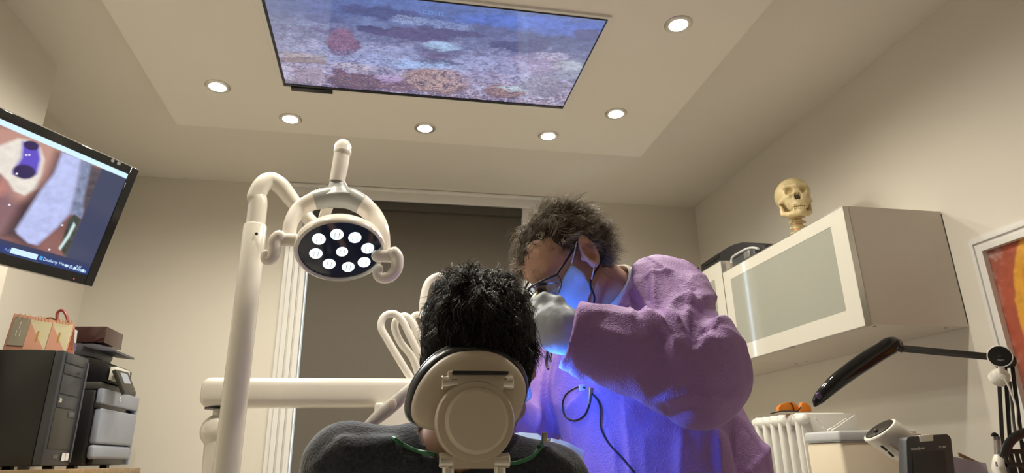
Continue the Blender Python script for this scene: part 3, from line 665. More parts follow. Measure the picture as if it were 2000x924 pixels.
# flip calendar on the tower
CYc = TY+0.045
ca, cb = at(8, 672, CYc), at(131, 680, CYc); cz = TTZ+0.0005; ctop = at(20, 610, CYc)[2]
cal = thing('flip_calendar', ((ca[0]+cb[0])/2, CYc, cz), 'salmon card flip calendar with three spiral bound pads on the computer tower', 'calendar')
cw = cb[0]-ca[0]; ch = ctop-cz
def cpt(a, b, off=0.0): return np.array([ca[0]+a*cw, CYc+b*0.022-off, cz+b*ch*(1-0.20*a)])
obj('stand', [prism([cpt(0, 0), cpt(1, 0), cpt(1, 0.95), cpt(0, 1)], (0, 0.003, 0)), prism([np.array([ca[0], CYc+0.062, cz]), np.array([cb[0], CYc+0.062, cz]), cpt(1, 0.95)+[0, 0.003, 0], cpt(0, 1)+[0, 0.003, 0]], (0, 0.002, 0)), bxyz(ca[0], cb[0], CYc+0.003, CYc+0.062, cz, cz+0.002)], 'salmon', cal, False)
obj('side_flap', prism([cpt(0, 0), cpt(0, 1), np.array([ca[0]-0.004, CYc+0.062, cz])], (-0.0015, 0, 0)), 'dark_red', cal, False)
for k, (a0, a1) in enumerate(((0.04, 0.30), (0.305, 0.655), (0.665, 0.985))):
    lo_, hi_ = (0.16, 0.93) if k == 0 else (0.02+0.03*(2-k), 0.90)
    pad = obj('pad', prism([cpt(a0, lo_, 0.001), cpt(a1, lo_-0.01, 0.001), cpt(a1, hi_-0.02, 0.001), cpt(a0, hi_, 0.001)], (0, -0.004, 0)), 'grey_card' if k == 0 else 'cream_card', cal, False)
    if k:
        obj('pink_corner', prism([cpt(a0, lo_, 0.0052), cpt(a1-0.02, lo_, 0.0052), cpt(a0, hi_-0.06, 0.0052)], (0, -0.0005, 0)), 'salmon', pad, False)
        obj('numeral', text_geo('1', cpt((a0+a1)/2, 0.28, 0.0062), (1, 0, 0), (0, 0.022, ch), 0.060, 0.0004, 'CENTER'), 'gold', pad, False)
    else:
        obj('print', [prism([cpt(0.155, 0.62, 0.0052), cpt(0.16, 0.62, 0.0052), cpt(0.16, 0.80, 0.0052), cpt(0.155, 0.80, 0.0052)], (0, -0.0005, 0)), prism([cpt(0.13, 0.42, 0.0052), cpt(0.135, 0.42, 0.0052), cpt(0.135, 0.56, 0.0052), cpt(0.13, 0.56, 0.0052)], (0, -0.0005, 0)), prism([cpt(0.19, 0.42, 0.0052), cpt(0.195, 0.42, 0.0052), cpt(0.195, 0.56, 0.0052), cpt(0.19, 0.56, 0.0052)], (0, -0.0005, 0))], 'white_print', pad, False)
    nr = 3 if k == 0 else 5
    for j in range(nr):
        c = cpt(a0+(a1-a0)*(0.2+0.62*j/(nr-1)), 0.95, 0.002); th_ = np.linspace(0, 2*math.pi, 14, endpoint=False)
        obj('spiral_ring', tube([c+[0.002*math.sin(t), 0.010*math.cos(t), 0.010*math.sin(t)] for t in th_], 0.0009, 5, True), 'disc', pad)
# red handled scissors and a ruler in a pen pot behind the calendar
sc_ = thing('scissors', at(122, 672, TY+0.11), 'red handled scissors standing up behind the calendar', 'scissors')
sp = lambda pts, Y: spline([at(x, y, Y) for x, y in pts], 6, True)
obj('handle_loop', tube(sp([(113, 628), (112, 612), (120, 606), (128, 613), (134, 632), (130, 642), (124, 638)], TY+0.11), 0.0055, 8, True), 'red_plastic', sc_)
obj('handle_loop', tube(sp([(96, 626), (92, 623), (98, 621), (106, 624), (110, 629), (104, 630)], TY+0.115), 0.004, 8, True), 'brown_card', sc_)
obj('blade', prism([at(114, 630, TY+0.11), at(124, 634, TY+0.11), at(128, 676, TY+0.11), at(122, 678, TY+0.11)], (0, 0.004, 0)), 'steel', sc_, False)
bk = thing('grey_booklet', at(136, 682, TY+0.10), 'pale grey booklet standing beside the calendar on the computer tower', 'booklet')
obj('cover', prism([at(133, 681, TY+0.10), at(138, 681, TY+0.10), at(143, 642, TY+0.10), at(137, 641, TY+0.10)], (0, 0.04, 0)), 'box_grey', bk, False)
obj('spine', prism([at(138.2, 683, TY+0.10), at(140.5, 683, TY+0.10), at(142, 668, TY+0.10), at(139.8, 668, TY+0.10)], (0, 0.035, 0)), 'purple_plastic', bk, False)

# printer
PY = 3.02
pf = at(205, 758, PY); PFX = pf[0]; PYe = atx(275, 775, PFX)[1]; PTZ = pf[2]
pr = thing('laser_printer', (PFX-0.2, (PY+PYe)/2, SBZ), 'white and black laser printer with tilted touch panel, beside the computer tower', 'printer')
pz = lambda y: atx(240, y, PFX)[2]
zA, zB, zC = pz(803), pz(872), SBZ+0.015
obj('body', bxyz(PFX-0.36, PFX-0.03, PY, PYe, SBZ+0.012, PTZ-0.005, 0.012), 'black', pr)
for x, y in ((0.33, 0.03), (0.33, PYe-PY-0.07), (0.1, 0.03), (0.1, PYe-PY-0.07)): obj('foot', bxyz(PFX-x, PFX-x+0.03, PY+y, PY+y+0.03, SBZ, SBZ+0.014), 'black', pr, False)
obj('front_cover', bxyz(PFX-0.03, PFX, PY+0.004, PYe-0.004, zA+0.012, PTZ, 0.008, 3), 'printer', pr)
obj('front_door', bxyz(PFX-0.03, PFX+0.004, PY+0.010, PYe-0.02, zB+0.004, zA-0.004, 0.010, 3), 'printer', pr)
obj('handle_slot', bxyz(PFX-0.032, PFX-0.006, PY+0.006, PY+(PYe-PY)*0.68, zA-0.004, zA+0.016, 0.003), 'printer_dark', pr)
obj('paper_tray', bxyz(PFX-0.03, PFX+0.003, PY+0.006, PYe-0.022, zC+0.02, zB, 0.014, 3), 'printer', pr)
obj('side_skin', bxyz(PFX-0.034, PFX-0.002, PYe-0.018, PYe, zC, PTZ-0.002, 0.006), 'printer', pr)
obj('tray_slot', bxyz(PFX-0.03, PFX-0.008, PY+0.03, PYe-0.05, zC, zC+0.03, 0.003), 'black', pr)
lg = np.array([PFX+0.0006, PY+(PYe-PY)*0.42, (zA+PTZ)/2+0.008])
obj('round_logo', lathe([(0.011, 0), (0.011, 0.0006)], lg, (1, 0, 0), 24), 'white_print', pr, False)
obj('logo_letters', text_geo('hp', lg+[0.0008, -0.006, -0.004], (0, 1, 0), (0, 0, 1), 0.014, 0.0002), 'printer', pr, False)
tpz = at(160, 700, PY)[2]; lidz = at(205, 745, PY)[2]
obj('top_deck', bxyz(PFX-0.34, PFX-0.02, PY+0.005, PYe-0.006, PTZ-0.006, lidz, 0.006), 'printer_dark', pr)
obj('scanner_unit', prism([at(150, 745, PY+0.03), at(207, 745, PY+0.03), at(212, 712, PY+0.03), at(205, 706, PY+0.03), at(180, 699, PY+0.03), at(150, 695, PY+0.03)], (0, 0.28, 0), 0.004), 'black', pr)
obj('white_hinge', prism([at(211, 742, PY+0.02), at(226, 742, PY+0.02), at(228, 716, PY+0.02), at(216, 716, PY+0.02)], (0, 0.16, 0), 0.003), 'white_plastic', pr)
cpn = [at(226, 721, PY-0.01), at(251, 727, PY+0.10), at(266, 766, PY+0.10), at(245, 768, PY-0.01)]
obj('touch_panel', prism(cpn, np.array([-0.016, 0.004, -0.008]), 0.003), 'printer_dark', pr)
def pm(a, b): return (cpn[0]*(1-a)*(1-b)+cpn[1]*a*(1-b)+cpn[2]*a*b+cpn[3]*(1-a)*b)
nn = nrm(np.cross(cpn[1]-cpn[0], cpn[3]-cpn[0])); nn = nn if nn.dot(CAM-cpn[0]) > 0 else -nn
obj('touch_screen', prism([pm(0.25, 0.12), pm(0.80, 0.12), pm(0.80, 0.60), pm(0.25, 0.60)], nn*0.001), 'printer', pr, False)
# dark plastic tray unit and wrapped box above
tr = thing('document_tray', at(165, 700, PY+0.05), 'dark slate plastic paper tray sticking out under the maroon box', 'tray')
obj('upright', prism([at(143, 692, PY+0.05), at(180, 697, PY+0.05), at(186, 688, PY+0.05), at(184, 671, PY+0.05), at(150, 671, PY+0.05)], (0, 0.20, 0), 0.004), 'slate', tr)
obj('shelf', prism([at(160, 676, PY+0.03), at(190, 684, PY+0.03), at(227, 688, PY+0.03), at(227, 684, PY+0.03), at(195, 673, PY+0.03), at(165, 671, PY+0.03)], (0, 0.22, 0), 0.002), 'slate', tr)
bx = thing('wrapped_box', at(185, 670, PY+0.06), 'glossy maroon wrapped box lying on the paper tray', 'box')
obj('box_body', prism([at(134, 669, PY+0.06), at(203, 669, PY+0.06), at(208, 637.5, PY+0.06), at(134, 637.5, PY+0.06)], (0.0, 0.20, 0.0), 0.003), 'maroon', bx)
obj('wrap_fold', prism([at(180, 668, PY+0.058), at(203, 660, PY+0.058), at(207, 640, PY+0.058), at(195, 646, PY+0.058)], (0, -0.002, 0)), 'maroon', bx, False)

# ================================================================== DENTAL UNIT: POLE, LAMP, ARM
LY = 1.75
A_ = lambda x, y, Y=LY: at(x, y, Y)
pole = thing('lamp_pole', (A_(440, 924)[0], LY, 0), 'tall cream lamp pole with a bent tube, standing left of the dental lamp', 'pole')
pxc = (A_(494, 440)[0]+A_(447, 924)[0])/2
pt = A_(494, 440)[2]; pr0 = 0.5*(A_(517, 445)[0]-A_(471, 445)[0])
obj('base_foot', lathe([(0.16, 0), (0.16, 0.02), (0.05, 0.05), (0.04, 0.12)], (pxc, LY, 0)), 'cream_plastic', pole)
obj('lower_tube', lathe([(pr0*1.04, 0.10), (pr0*1.04, 1.0), (pr0, pt-0.25), (pr0, pt-0.004), (pr0*0.94, pt)], (pxc, LY, 0), n=40), 'cream_plastic', pole)
be = [(pxc, LY, pt-0.05), (pxc, LY, pt+0.06), tuple(A_(501, 385)), tuple(A_(512, 362)), tuple(A_(529, 353, 1.76)), tuple(A_(549, 364, 1.77)), tuple(A_(572, 393, 1.78)), tuple(A_(600, 425, 1.79)), tuple(A_(628, 452, 1.80))]
obj('bent_tube', tube(spline(be, 8), [pr0*0.83]*3+[pr0*0.80]*3+[pr0*0.70, pr0*0.62, pr0*0.60], 24), 'cream_plastic', pole)
obj('screw_hole', lathe([(0.004, 0), (0.004, 0.002)], A_(501, 457, LY-pr0-0.0005), (0, -1, 0), 10), 'black', pole, False)

HC = at(665, 487, 1.62); target = np.array([0.19, 1.30, 1.26])
hn = nrm((0.12, -0.60, -0.79)); hu = nrm(at(745, 497, 1.62)-at(582, 469, 1.62)); hu = nrm(hu-hu.dot(hn)*hn); hv = np.cross(hn, hu)
if hv[2] < 0: hv = -hv
lamp = thing('dental_lamp', HC-hn*0.03, 'lit oval dental lamp with nine round lights and two curved grips', 'lamp')
def hp(a, b, c=0.0): return HC+hu*a+hv*b+hn*c
LA, LB = 0.113, 0.096
def dome(rings):
    V, Fc = [], []; n = 48
    for (s, c) in rings:
        for k in range(n):
            t = 2*math.pi*k/n; V.append(hp(LA*s*math.cos(t), LB*s*math.sin(t), c))
    for i in range(len(rings)-1):
        for k in range(n): Fc.append([i*n+k, i*n+(k+1) % n, (i+1)*n+(k+1) % n, (i+1)*n+k])
    Fc += [list(range(n))[::-1], [(len(rings)-1)*n+k for k in range(n)]]
    return np.array(V), Fc
obj('lamp_shell', dome([(0.15, -0.062), (0.55, -0.056), (0.85, -0.040), (0.98, -0.018), (1.0, 0.0), (0.985, 0.010), (0.94, 0.014), (0.905, 0.010), (0.90, 0.004)]), 'lamp_white', lamp)
obj('face_glass', dome([(0.90, 0.0), (0.90, 0.005), (0.6, 0.0085), (0.01, 0.010)]), 'lamp_face', lamp)
leds = [(-0.10, 0.02)]
def hpx(x, y):
    r = ray(x, y); t = (HC+hn*0.008-CAM).dot(hn)/r.dot(hn); p = CAM+r*t-HC; return p.dot(hu), p.dot(hv)
for (x, y) in ((623, 467), (658, 458), (693, 464), (718, 485), (711, 512), (680, 521), (643, 515), (617, 495), (668, 491)):
    a, b = hpx(x, y)
    e = obj('led', lathe([(0.0165, 0.0), (0.0160, 0.003), (0.012, 0.005), (0.001, 0.006)], hp(a, b, 0.006), hn, 20), 'led_glow', lamp)
    obj('lens_rib', [box(hp(a+s*0.005, b, 0.0117), (0.0012, 0.014, 0.0012), 0, 1, np.stack([hu, hv, hn], 1)) for s in (-1, 1)], 'led_rib', e, False)
for s, P in ((-1, [(590, 470), (562, 468), (545, 470)]), (1, [(738, 500), (760, 500), (773, 502)])):
    hY = 1.615
    g = obj('grip_stub', tube([at(x, y, hY) for x, y in P], 0.0165, 16, round_ends=True), 'lamp_white', lamp)
gl = [(545, 462), (537, 470), (536, 485), (533, 500), (525, 508), (519, 506), (519, 496)]
gr = [(770, 494), (776, 505), (774, 525), (762, 540), (745, 543), (737, 535), (740, 524)]
for G in (gl, gr):
    obj('curved_grip', tube(spline([at(x, y, 1.605) for x, y in G], 6), [0.016, 0.016, 0.0155, 0.015, 0.013, 0.012, 0.011], 16, round_ends=True), 'lamp_white', lamp)
YY_ = 1.66
ar = lambda P: spline([at(x, y, Y) for x, y, Y in P], 8)
obj('yoke', tube(ar([(565, 470, 1.63), (568, 437, 1.64), (586, 407, YY_), (617, 391, YY_)]), [0.017, 0.018, 0.021, 0.026], 18, flat=0.8, flat_dir=(0, 1, 0)), 'lamp_white', lamp)
obj('yoke', tube(ar([(704, 398, YY_), (729, 420, YY_), (745, 450, 1.64), (750, 490, 1.63)]), [0.027, 0.024, 0.020, 0.017], 18, flat=0.8, flat_dir=(0, 1, 0)), 'lamp_white', lamp)
obj('grey_joint', [tube(ar([(614, 392, YY_), (640, 386, YY_), (662, 385, YY_), (684, 388, YY_), (707, 400, YY_)]), [0.026, 0.029, 0.031, 0.030, 0.027], 18, flat=0.8, flat_dir=(0, 1, 0)), tube(ar([(661, 385, YY_), (660, 370, YY_), (659, 354, YY_)]), [0.045, 0.028, 0.018], 18, flat=0.75, flat_dir=(0, 1, 0))], 'grey_plastic', lamp)
obj('stem', tube(ar([(658, 356, YY_), (664, 326, YY_), (668, 300, YY_)]), [0.020, 0.0215, 0.0215], 20), 'lamp_white', lamp)
obj('stem_gap', tube(ar([(668, 303, YY_), (668.5, 298, YY_)]), 0.0185, 18), 'black', lamp)
obj('stem_cap', tube(ar([(669, 297, YY_), (670, 287, YY_)]), [0.024, 0.022], 20, round_ends=True), 'lamp_white', lamp)
obj('rear_rod', tube(ar([(656, 372, 1.685), (638, 410, 1.74), (626, 450, 1.80)]), 0.015, 16, round_ends=True), 'cream_plastic', lamp)
Ls = bpy.data.lights.new('lamp_beam', 'SPOT'); Ls.energy = LAMP_W; Ls.color = (0.80, 0.92, 1.0); Ls.spot_size = math.radians(84); Ls.spot_blend = 0.8; Ls.shadow_soft_size = 0.07
lo = bpy.data.objects.new('lamp_beam', Ls); COL.objects.link(lo); lo.parent = lamp; lo.location = tuple(HC+hn*0.03-(HC-hn*0.03))
lo.rotation_euler = Vector(hn).to_track_quat('-Z', 'Y').to_euler()

# horizontal delivery arm
AY = 2.05
aL, aR = at(397, 768, AY), at(800, 770, AY); az = aL[2]; ah = at(600, 740, AY)[2]-at(600, 796, AY)[2]
arm = thing('delivery_arm', (aL[0]+0.08, AY, 0), 'thick glossy white horizontal arm of the dental unit crossing in front of the window', 'dental unit arm')
obj('arm_beam', bxyz(aL[0], aR[0]+0.18, AY-0.05, AY+0.05, az-ah/2, az+ah/2, ah*0.30, 5), 'cream_plastic', arm)
obj('pivot', lathe([(0.022, 0), (0.022, 0.05), (0.020, 0.06)], (aL[0]+0.055, AY, az-ah/2-0.055), n=28), 'cream_plastic', arm)
kn = at(420, 842, AY)
obj('knuckle', [ball((aL[0]+0.055, AY, kn[2]), (0.050, 0.045, 0.048), n=24, mseg=16), tube([(aL[0]+0.055, AY, kn[2]), (aL[0]+0.10, AY-0.03, 0.6), (aL[0]+0.13, AY-0.03, 0.05)], [0.036, 0.044, 0.050], 24)], 'cream_plastic', arm)
obj('base_foot', lathe([(0.15, 0), (0.15, 0.03), (0.07, 0.06)], (aL[0]+0.13, AY-0.03, 0)), 'cream_plastic', arm)
obj('pivot_seal', lathe([(0.04, 0), (0.04, 0.006)], (aL[0]+0.05, AY, az-ah/2-0.004), n=24), 'black', arm)

# tray head with whip arms at the right end of the arm
hd = thing('handpiece_holder', (0.2, 2.05, az), 'white tray head with five bent whip rods above the dental unit arm', 'instrument holder')
obj('tray_housing', box(at(772, 817, 1.98)+[0.05, 0.03, 0], (0.22, 0.10, 0.085), 0.008, 3), 'white_plastic', hd)
obj('tray_lip', box(at(772, 842, 1.95)+[0.05, 0.02, -0.012], (0.23, 0.11, 0.03), 0.006, 3), 'white_plastic', hd)
for P, Y in (([(808, 748), (782, 706), (757, 664), (744, 638), (751, 618), (770, 613), (786, 627), (800, 655), (822, 700)], 2.04),
             ([(822, 748), (806, 700), (782, 668), (771, 640), (777, 622), (793, 618), (806, 632), (820, 660)], 2.07),
             ([(826, 735), (810, 660), (796, 648)], 2.10),
             ([(838, 740), (815, 650), (806, 625), (812, 615), (824, 618), (832, 640)], 2.12),
             ([(838, 735), (827, 620), (826, 590), (834, 556), (850, 541), (868, 542), (878, 560), (886, 600)], 2.08)):
    obj('whip_rod', tube(spline([at(x, y, Y) for x, y in P], 7), 0.0115 if Y < 2.1 else 0.010, 12, round_ends=True), 'white_plastic', hd)
obj('rod_bracket', tube(spline([at(x, y, 1.99) for x, y in ((800, 790), (806, 812), (796, 826), (804, 845), (812, 862))], 6), 0.013, 12), 'white_plastic', hd)
# grey suction handpiece in front
hs = thing('suction_handpiece', at(745, 812, 1.86), 'grey tapered handpiece hanging at a slant beside the patient\'s neck', 'handpiece')
obj('body', tube(ar([(713, 835, 1.86), (732, 820, 1.86), (752, 803, 1.86), (775, 784, 1.86), (792, 765, 1.86), (818, 742, 1.88)]), [0.010, 0.0165, 0.020, 0.019, 0.013, 0.010], 18), 'handpiece', hs)
obj('oval_button', ball(at(768, 789, 1.842), (0.010, 0.004, 0.014)), 'beige', hs)
obj('neck_ring', tube(ar([(717, 832, 1.86), (709, 838, 1.86)]), 0.0115, 16), 'grey_plastic', hs)
obj('tip', tube(ar([(709, 838, 1.86), (692, 847, 1.86)]), [0.004, 0.003], 10), 'loupe_gold', hs)

# ================================================================== RIGHT: CABINETS, WORKTOP AND WHAT STANDS THERE
CFX, CY0, CZ0, CZ1 = 1.572, 1.90, 1.513, 1.940
CY1 = atx(1412, 545, CFX)[1]; C2Z = atx(1410, 507, CFX)[2]
def wall_cabinet(name, y0, y1, z1, label, pane):
    t = thing(name, ((CFX+XR)/2, (y0+y1)/2, CZ0), label, 'cabinet', 'wall cabinets on the right wall')
    body = [bxyz(CFX+0.022, XR-0.004, y0, y0+0.018, CZ0, z1), bxyz(CFX+0.022, XR-0.004, y1-0.018, y1, CZ0, z1), bxyz(CFX+0.022, XR-0.004, y0+0.018, y1-0.018, z1-0.018, z1), bxyz(CFX+0.022, XR-0.004, y0+0.018, y1-0.018, CZ0, CZ0+0.018), bxyz(XR-0.010, XR-0.004, y0+0.018, y1-0.018, CZ0+0.018, z1-0.018)]
    obj('carcass', body, 'cab_side', t, False)
    obj('wall_strip', bxyz(XR-0.004, XR, y0-0.001, y0+0.01, CZ0+0.01, z1-0.01), 'printer_dark', t, False)
    ya, yb_, za, zb = pane
    d = obj('door', [bxyz(CFX, CFX+0.020, y0, ya, CZ0-0.004, z1-0.003, 0), bxyz(CFX, CFX+0.020, yb_, y1-0.003, CZ0-0.004, z1-0.003), bxyz(CFX, CFX+0.020, ya, yb_, CZ0-0.004, za), bxyz(CFX, CFX+0.020, ya, yb_, zb, z1-0.003)], 'cab_door', t, False)
    obj('frosted_pane', bxyz(CFX+0.0008, CFX+0.010, ya, yb_, za, zb), 'cab_glass', d, False)
    obj('edge_profile', [bxyz(CFX-0.001, CFX+0.021, y0-0.002, y0, CZ0-0.005, z1-0.002), bxyz(CFX-0.001, CFX+0.021, y0, y1-0.003, z1-0.003, z1-0.001), bxyz(CFX-0.001, CFX+0.021, y0, y1-0.003, CZ0-0.006, CZ0-0.004)], 'aluminium', d, False)
    obj('finger_pull', bxyz(CFX-0.004, CFX+0.004, (y0+y1)/2-0.03, (y0+y1)/2+0.03, CZ0-0.010, CZ0-0.004, 0.001), 'steel', d)
    obj('screw_cap', [lathe([(0.006, 0), (0.006, 0.002)], (CFX+x, y, CZ0-0.0021), n=12) for x in (0.06, 0.34) for y in (y0+0.03, y1-0.05)], 'grey_plastic', t, False)
    return t
M['cab_door'] = mat('door_lacquer', (0.60, 0.58, 0.51), 0.05, var=0.01)
pa, pb, pc = atx(1622, 443, CFX), atx(1653, 607, CFX), atx(1427, 547, CFX)
wall_cabinet('wall_cabinet', CY0, CY1-0.001, CZ1, 'white wall cabinet with one large frosted glass door, the skull on top', ((pa[1]+pb[1])/2, pc[1], pb[2], pa[2]))
wall_cabinet('wall_cabinet', CY1+0.001, YB-0.03, C2Z, 'slightly taller white wall cabinet half hidden behind the purple gown', (CY1+0.08, YB-0.11, CZ0+0.09, C2Z-0.075))

# black case and clear box on top of the cabinets
ck = lambda x, y, X=1.66: atx(x, y, X)
bz0 = CZ1+0.001
case = thing('black_case', (1.76, 2.9, CZ1), 'black soft case lying on the wall cabinets at the back', 'case')
top = [ck(x, y) for x, y in ((1368, 516), (1378, 509), (1398, 496), (1420, 482), (1433, 476), (1447, 473), (1466, 474), (1483, 476), (1491, 478))]
bot = [np.array([1.66, top[-1][1]-0.02, bz0+0.01]), np.array([1.66, CY1-0.012, bz0]), np.array([1.66, CY1-0.012, C2Z+0.006]), np.array([1.66, top[0][1]+0.01, C2Z+0.002])]
obj('shell', prism(top+bot, (0.24, 0, 0), 0.012, 3), 'black_matte', case)
obj('side_patch', prism([ck(1378, 513, 1.6585), ck(1405, 497, 1.6585), ck(1405, 503, 1.6585), ck(1378, 519, 1.6585)], (-0.002, 0, 0)), 'black', case, False)
obj('strap_end', tube([ck(1364, 524, 1.70), ck(1352, 525, 1.72)], 0.004, 8), 'black', case)
cb_ = thing('clear_box', (1.62, 2.55, CZ1), 'small clear plastic box with a latch in front of the black case', 'box')
cl = [ck(x, y, 1.615) for x, y in ((1429, 514), (1430, 504), (1440, 496), (1457, 487), (1470, 484), (1481, 486))]
obj('rim', tube(spline(cl, 6), 0.006, 10), 'clear_rim' if 'clear_rim' in M else 'box_grey', cb_)
y0_, y1_ = cl[-1][1], cl[0][1]
obj('tub', bxyz(1.612, 1.652, y0_+0.03, y1_-0.012, CZ1+0.0005, CZ1+0.055, 0.008, 3), 'charcoal', cb_)
lp = ck(1459, 497, 1.605); obj('latch', box(lp, (0.012, 0.040, 0.030), 0.004, 2), 'clear', cb_)

# anatomical skull on its neck
SKX, SKY = 1.70, atx(1556, 420, 1.70)[1]
skc = atx(1551, 386, 1.70); sfw = nrm((-0.40, -0.91, 0.06)); slf = nrm(np.cross((0, 0, 1), sfw)); sup = np.cross(sfw, slf); RS = np.stack([slf, sfw, sup], 1)
ssc = 1.0
def skull_sd(P):
    q = ((P-skc) @ RS)/ssc; x = np.abs(q[..., 0]); a = np.stack([x, q[..., 1], q[..., 2]], -1)
    d = sd_ell(q, (0, -0.025, 0.022), (0.073, 0.090, 0.072))
    d = smin(d, sd_ell(q, (0, 0.035, -0.030), (0.050, 0.040, 0.055)), 0.025)
    d = smin(d, sd_cap(a, (0.032, 0.062, -0.018), (0.064, 0.005, -0.024), 0.010, 0.007), 0.010)      # cheek bones
    d = smin(d, sd_cap(a, (0.0, 0.066, 0.026), (0.040, 0.052, 0.030), 0.010), 0.012)                 # brow
    d = smin(d, sd_ell(q, (0, 0.052, -0.062), (0.028, 0.022, 0.020)), 0.012)
    jaw = smin(sd_cap(a, (0.0, 0.058, -0.096), (0.034, 0.030, -0.090), 0.014, 0.011), sd_cap(a, (0.034, 0.030, -0.090), (0.053, -0.010, -0.070), 0.011, 0.010), 0.01)
    jaw = smin(jaw, sd_cap(a, (0.053, -0.010, -0.070), (0.058, -0.008, -0.025), 0.010, 0.007), 0.008)
    jaw = smin(jaw, sd_ell(q, (0, 0.052, -0.083), (0.026, 0.018, 0.016)), 0.008)
    d = np.minimum(d, jaw); d = smin(d, sd_ell(a, (0.050, -0.035, -0.048), (0.011, 0.013, 0.020)), 0.008)
    d = smax(d, -sd_ell(a, (0.031, 0.072, 0.004), (0.0195, 0.030, 0.0175)), 0.004)                    # orbits
    d = smax(d, -sd_ell(a, (0.006, 0.078, -0.026), (0.0085, 0.022, 0.018)), 0.003)                     # nose
    d = smax(d, -sd_ell(a, (0.058, 0.022, -0.052), (0.016, 0.020, 0.016)), 0.006)                     # behind the cheek
    d = smax(d, -sd_box(q, (0, 0.062, -0.072), (0.024, 0.022, 0.0011)), 0.001)                        # bite line
    return d*ssc
sk = thing('skull_model', (SKX, SKY, CZ1), 'anatomical skull on neck bones standing on the wall cabinet', 'skull')
obj('skull', nets(skull_sd, skc-0.13, skc+0.13, 0.0026), 'bone', sk, ang=180)
obj('nasal_cavity', ball(skc+RS@np.array([0, 0.054, -0.026]), (0.012, 0.014, 0.013), RS), 'bone_dark', sk)
for k in range(7):
    a = (k-3)*0.0072; p = skc+RS@np.array([a, 0.074-0.05*a*a*100*0.2-abs(a)*0.22, -0.0655])
    obj('tooth', box(p, (0.0062, 0.007, 0.011), 0.002, 2, RS), 'bone', sk)
    p2 = skc+RS@np.array([a, 0.070-abs(a)*0.25, -0.0785]); obj('tooth', box(p2, (0.0056, 0.006, 0.010), 0.002, 2, RS), 'bone', sk)
zt = (skc+RS@np.array([0, -0.03, -0.055]))[2]; nv = 7; step = (zt+0.01-CZ1-0.003)/nv
ncx = skc+RS@np.array([0, -0.016, 0])
for k in range(nv):
    z = CZ1+0.003+k*step; c = np.array([ncx[0], ncx[1], z])
    v = obj('vertebra', [lathe([(0.017, 0.0), (0.0185, step*0.15), (0.016, step*0.4), (0.019, step*0.68), (0.017, step*0.72)], c, n=20, sx=1.25), ball(c-sfw*0.028+[0, 0, step*0.3], (0.008, 0.018, 0.007), RS), ball(c+slf*0.024+[0, 0, step*0.35], (0.012, 0.008, 0.006), RS), ball(c-slf*0.024+[0, 0, step*0.35], (0.012, 0.008, 0.006), RS)], 'bone', sk)
    obj('disc', lathe([(0.0165, step*0.70), (0.0165, step*1.0)], c, n=20, sx=1.25), 'disc', sk)

# framed abstract painting on the right wall
fo = atx(1895, 470, XR); fi = atx(1922, 481, XR-0.012)
FY1, FZ1 = fo[1], fo[2]; fw_ = 0.058; FY0, FZ0 = FY1-1.0, FZ1-0.85
pic = thing('framed_painting', (XR-0.02, (FY0+FY1)/2, FZ0), 'abstract painting of red and orange rings in a white moulded frame', 'painting')
def ring_pt(side, i, w):
    y0, y1, z0, z1 = FY0+i, FY1-i, FZ0+i, FZ1-i
    return {'t': [(y0, z1), (y1, z1)], 'b': [(y0, z0), (y1, z0)], 'l': [(y0, z0), (y0, z1)], 'r': [(y1, z0), (y1, z1)]}[side]
for side in 'tblr':
    g = []
    for a, b, t in ((0, 0.25, 0.012), (0.25, 0.42, 0.024), (0.42, 0.72, 0.017), (0.72, 1.0, 0.028)):
        o_, i_ = ring_pt(side, a*fw_, 0), ring_pt(side, b*fw_, 0)
        g.append(prism([(XR, *o_[0]), (XR, *o_[1]), (XR, *i_[1]), (XR, *i_[0])], (-t, 0, 0)))
    obj('frame_rail', g, 'gloss_white', pic, False)
cyl, czl = FY1-fw_, FZ1-fw_; cwid, chei = 1.0-2*fw_, 0.85-2*fw_
ycen, zcen = cyl-0.36, 1.50
def rings(U, W):
    Y = cyl-U*cwid; z = czl-W*chei; n = fbm(U*14, W*14, seed=12); n2 = fbm(U*40, W*40, seed=14)
    r = np.hypot((Y-ycen)/0.36, (z-zcen)/0.42)+0.05*(n-0.5)
    C = np.zeros((len(U), 3))+np.array([0.42, 0.09, 0.045])
    C = over(C, np.clip((r-0.97)*10, 0, 1), np.array([0.36, 0.10, 0.06])); C = over(C, np.clip((n2-0.52)*8, 0, 1)*np.clip((r-0.95)*8, 0, 1)*0.7, np.array([0.42, 0.30, 0.27]))
    for lim, col in ((0.87, (0.74, 0.36, 0.035)), (0.78, (0.66, 0.27, 0.02)), (0.68, (0.17, 0.18, 0.19)), (0.60, (0.17, 0.32, 0.27)), (0.42, (0.09, 0.16, 0.13)), (0.26, (0.55, 0.12, 0.05))):
        C = over(C, np.clip((lim-r)*60+0.5, 0, 1), np.array(col))
    return C*(0.75+0.5*n2)[:, None]
color_sheet('canvas', (XR-0.008, cyl, czl), (0, -1, 0), (0, 0, -1), cwid, chei, 200, 180, rings, 'paint', pic)

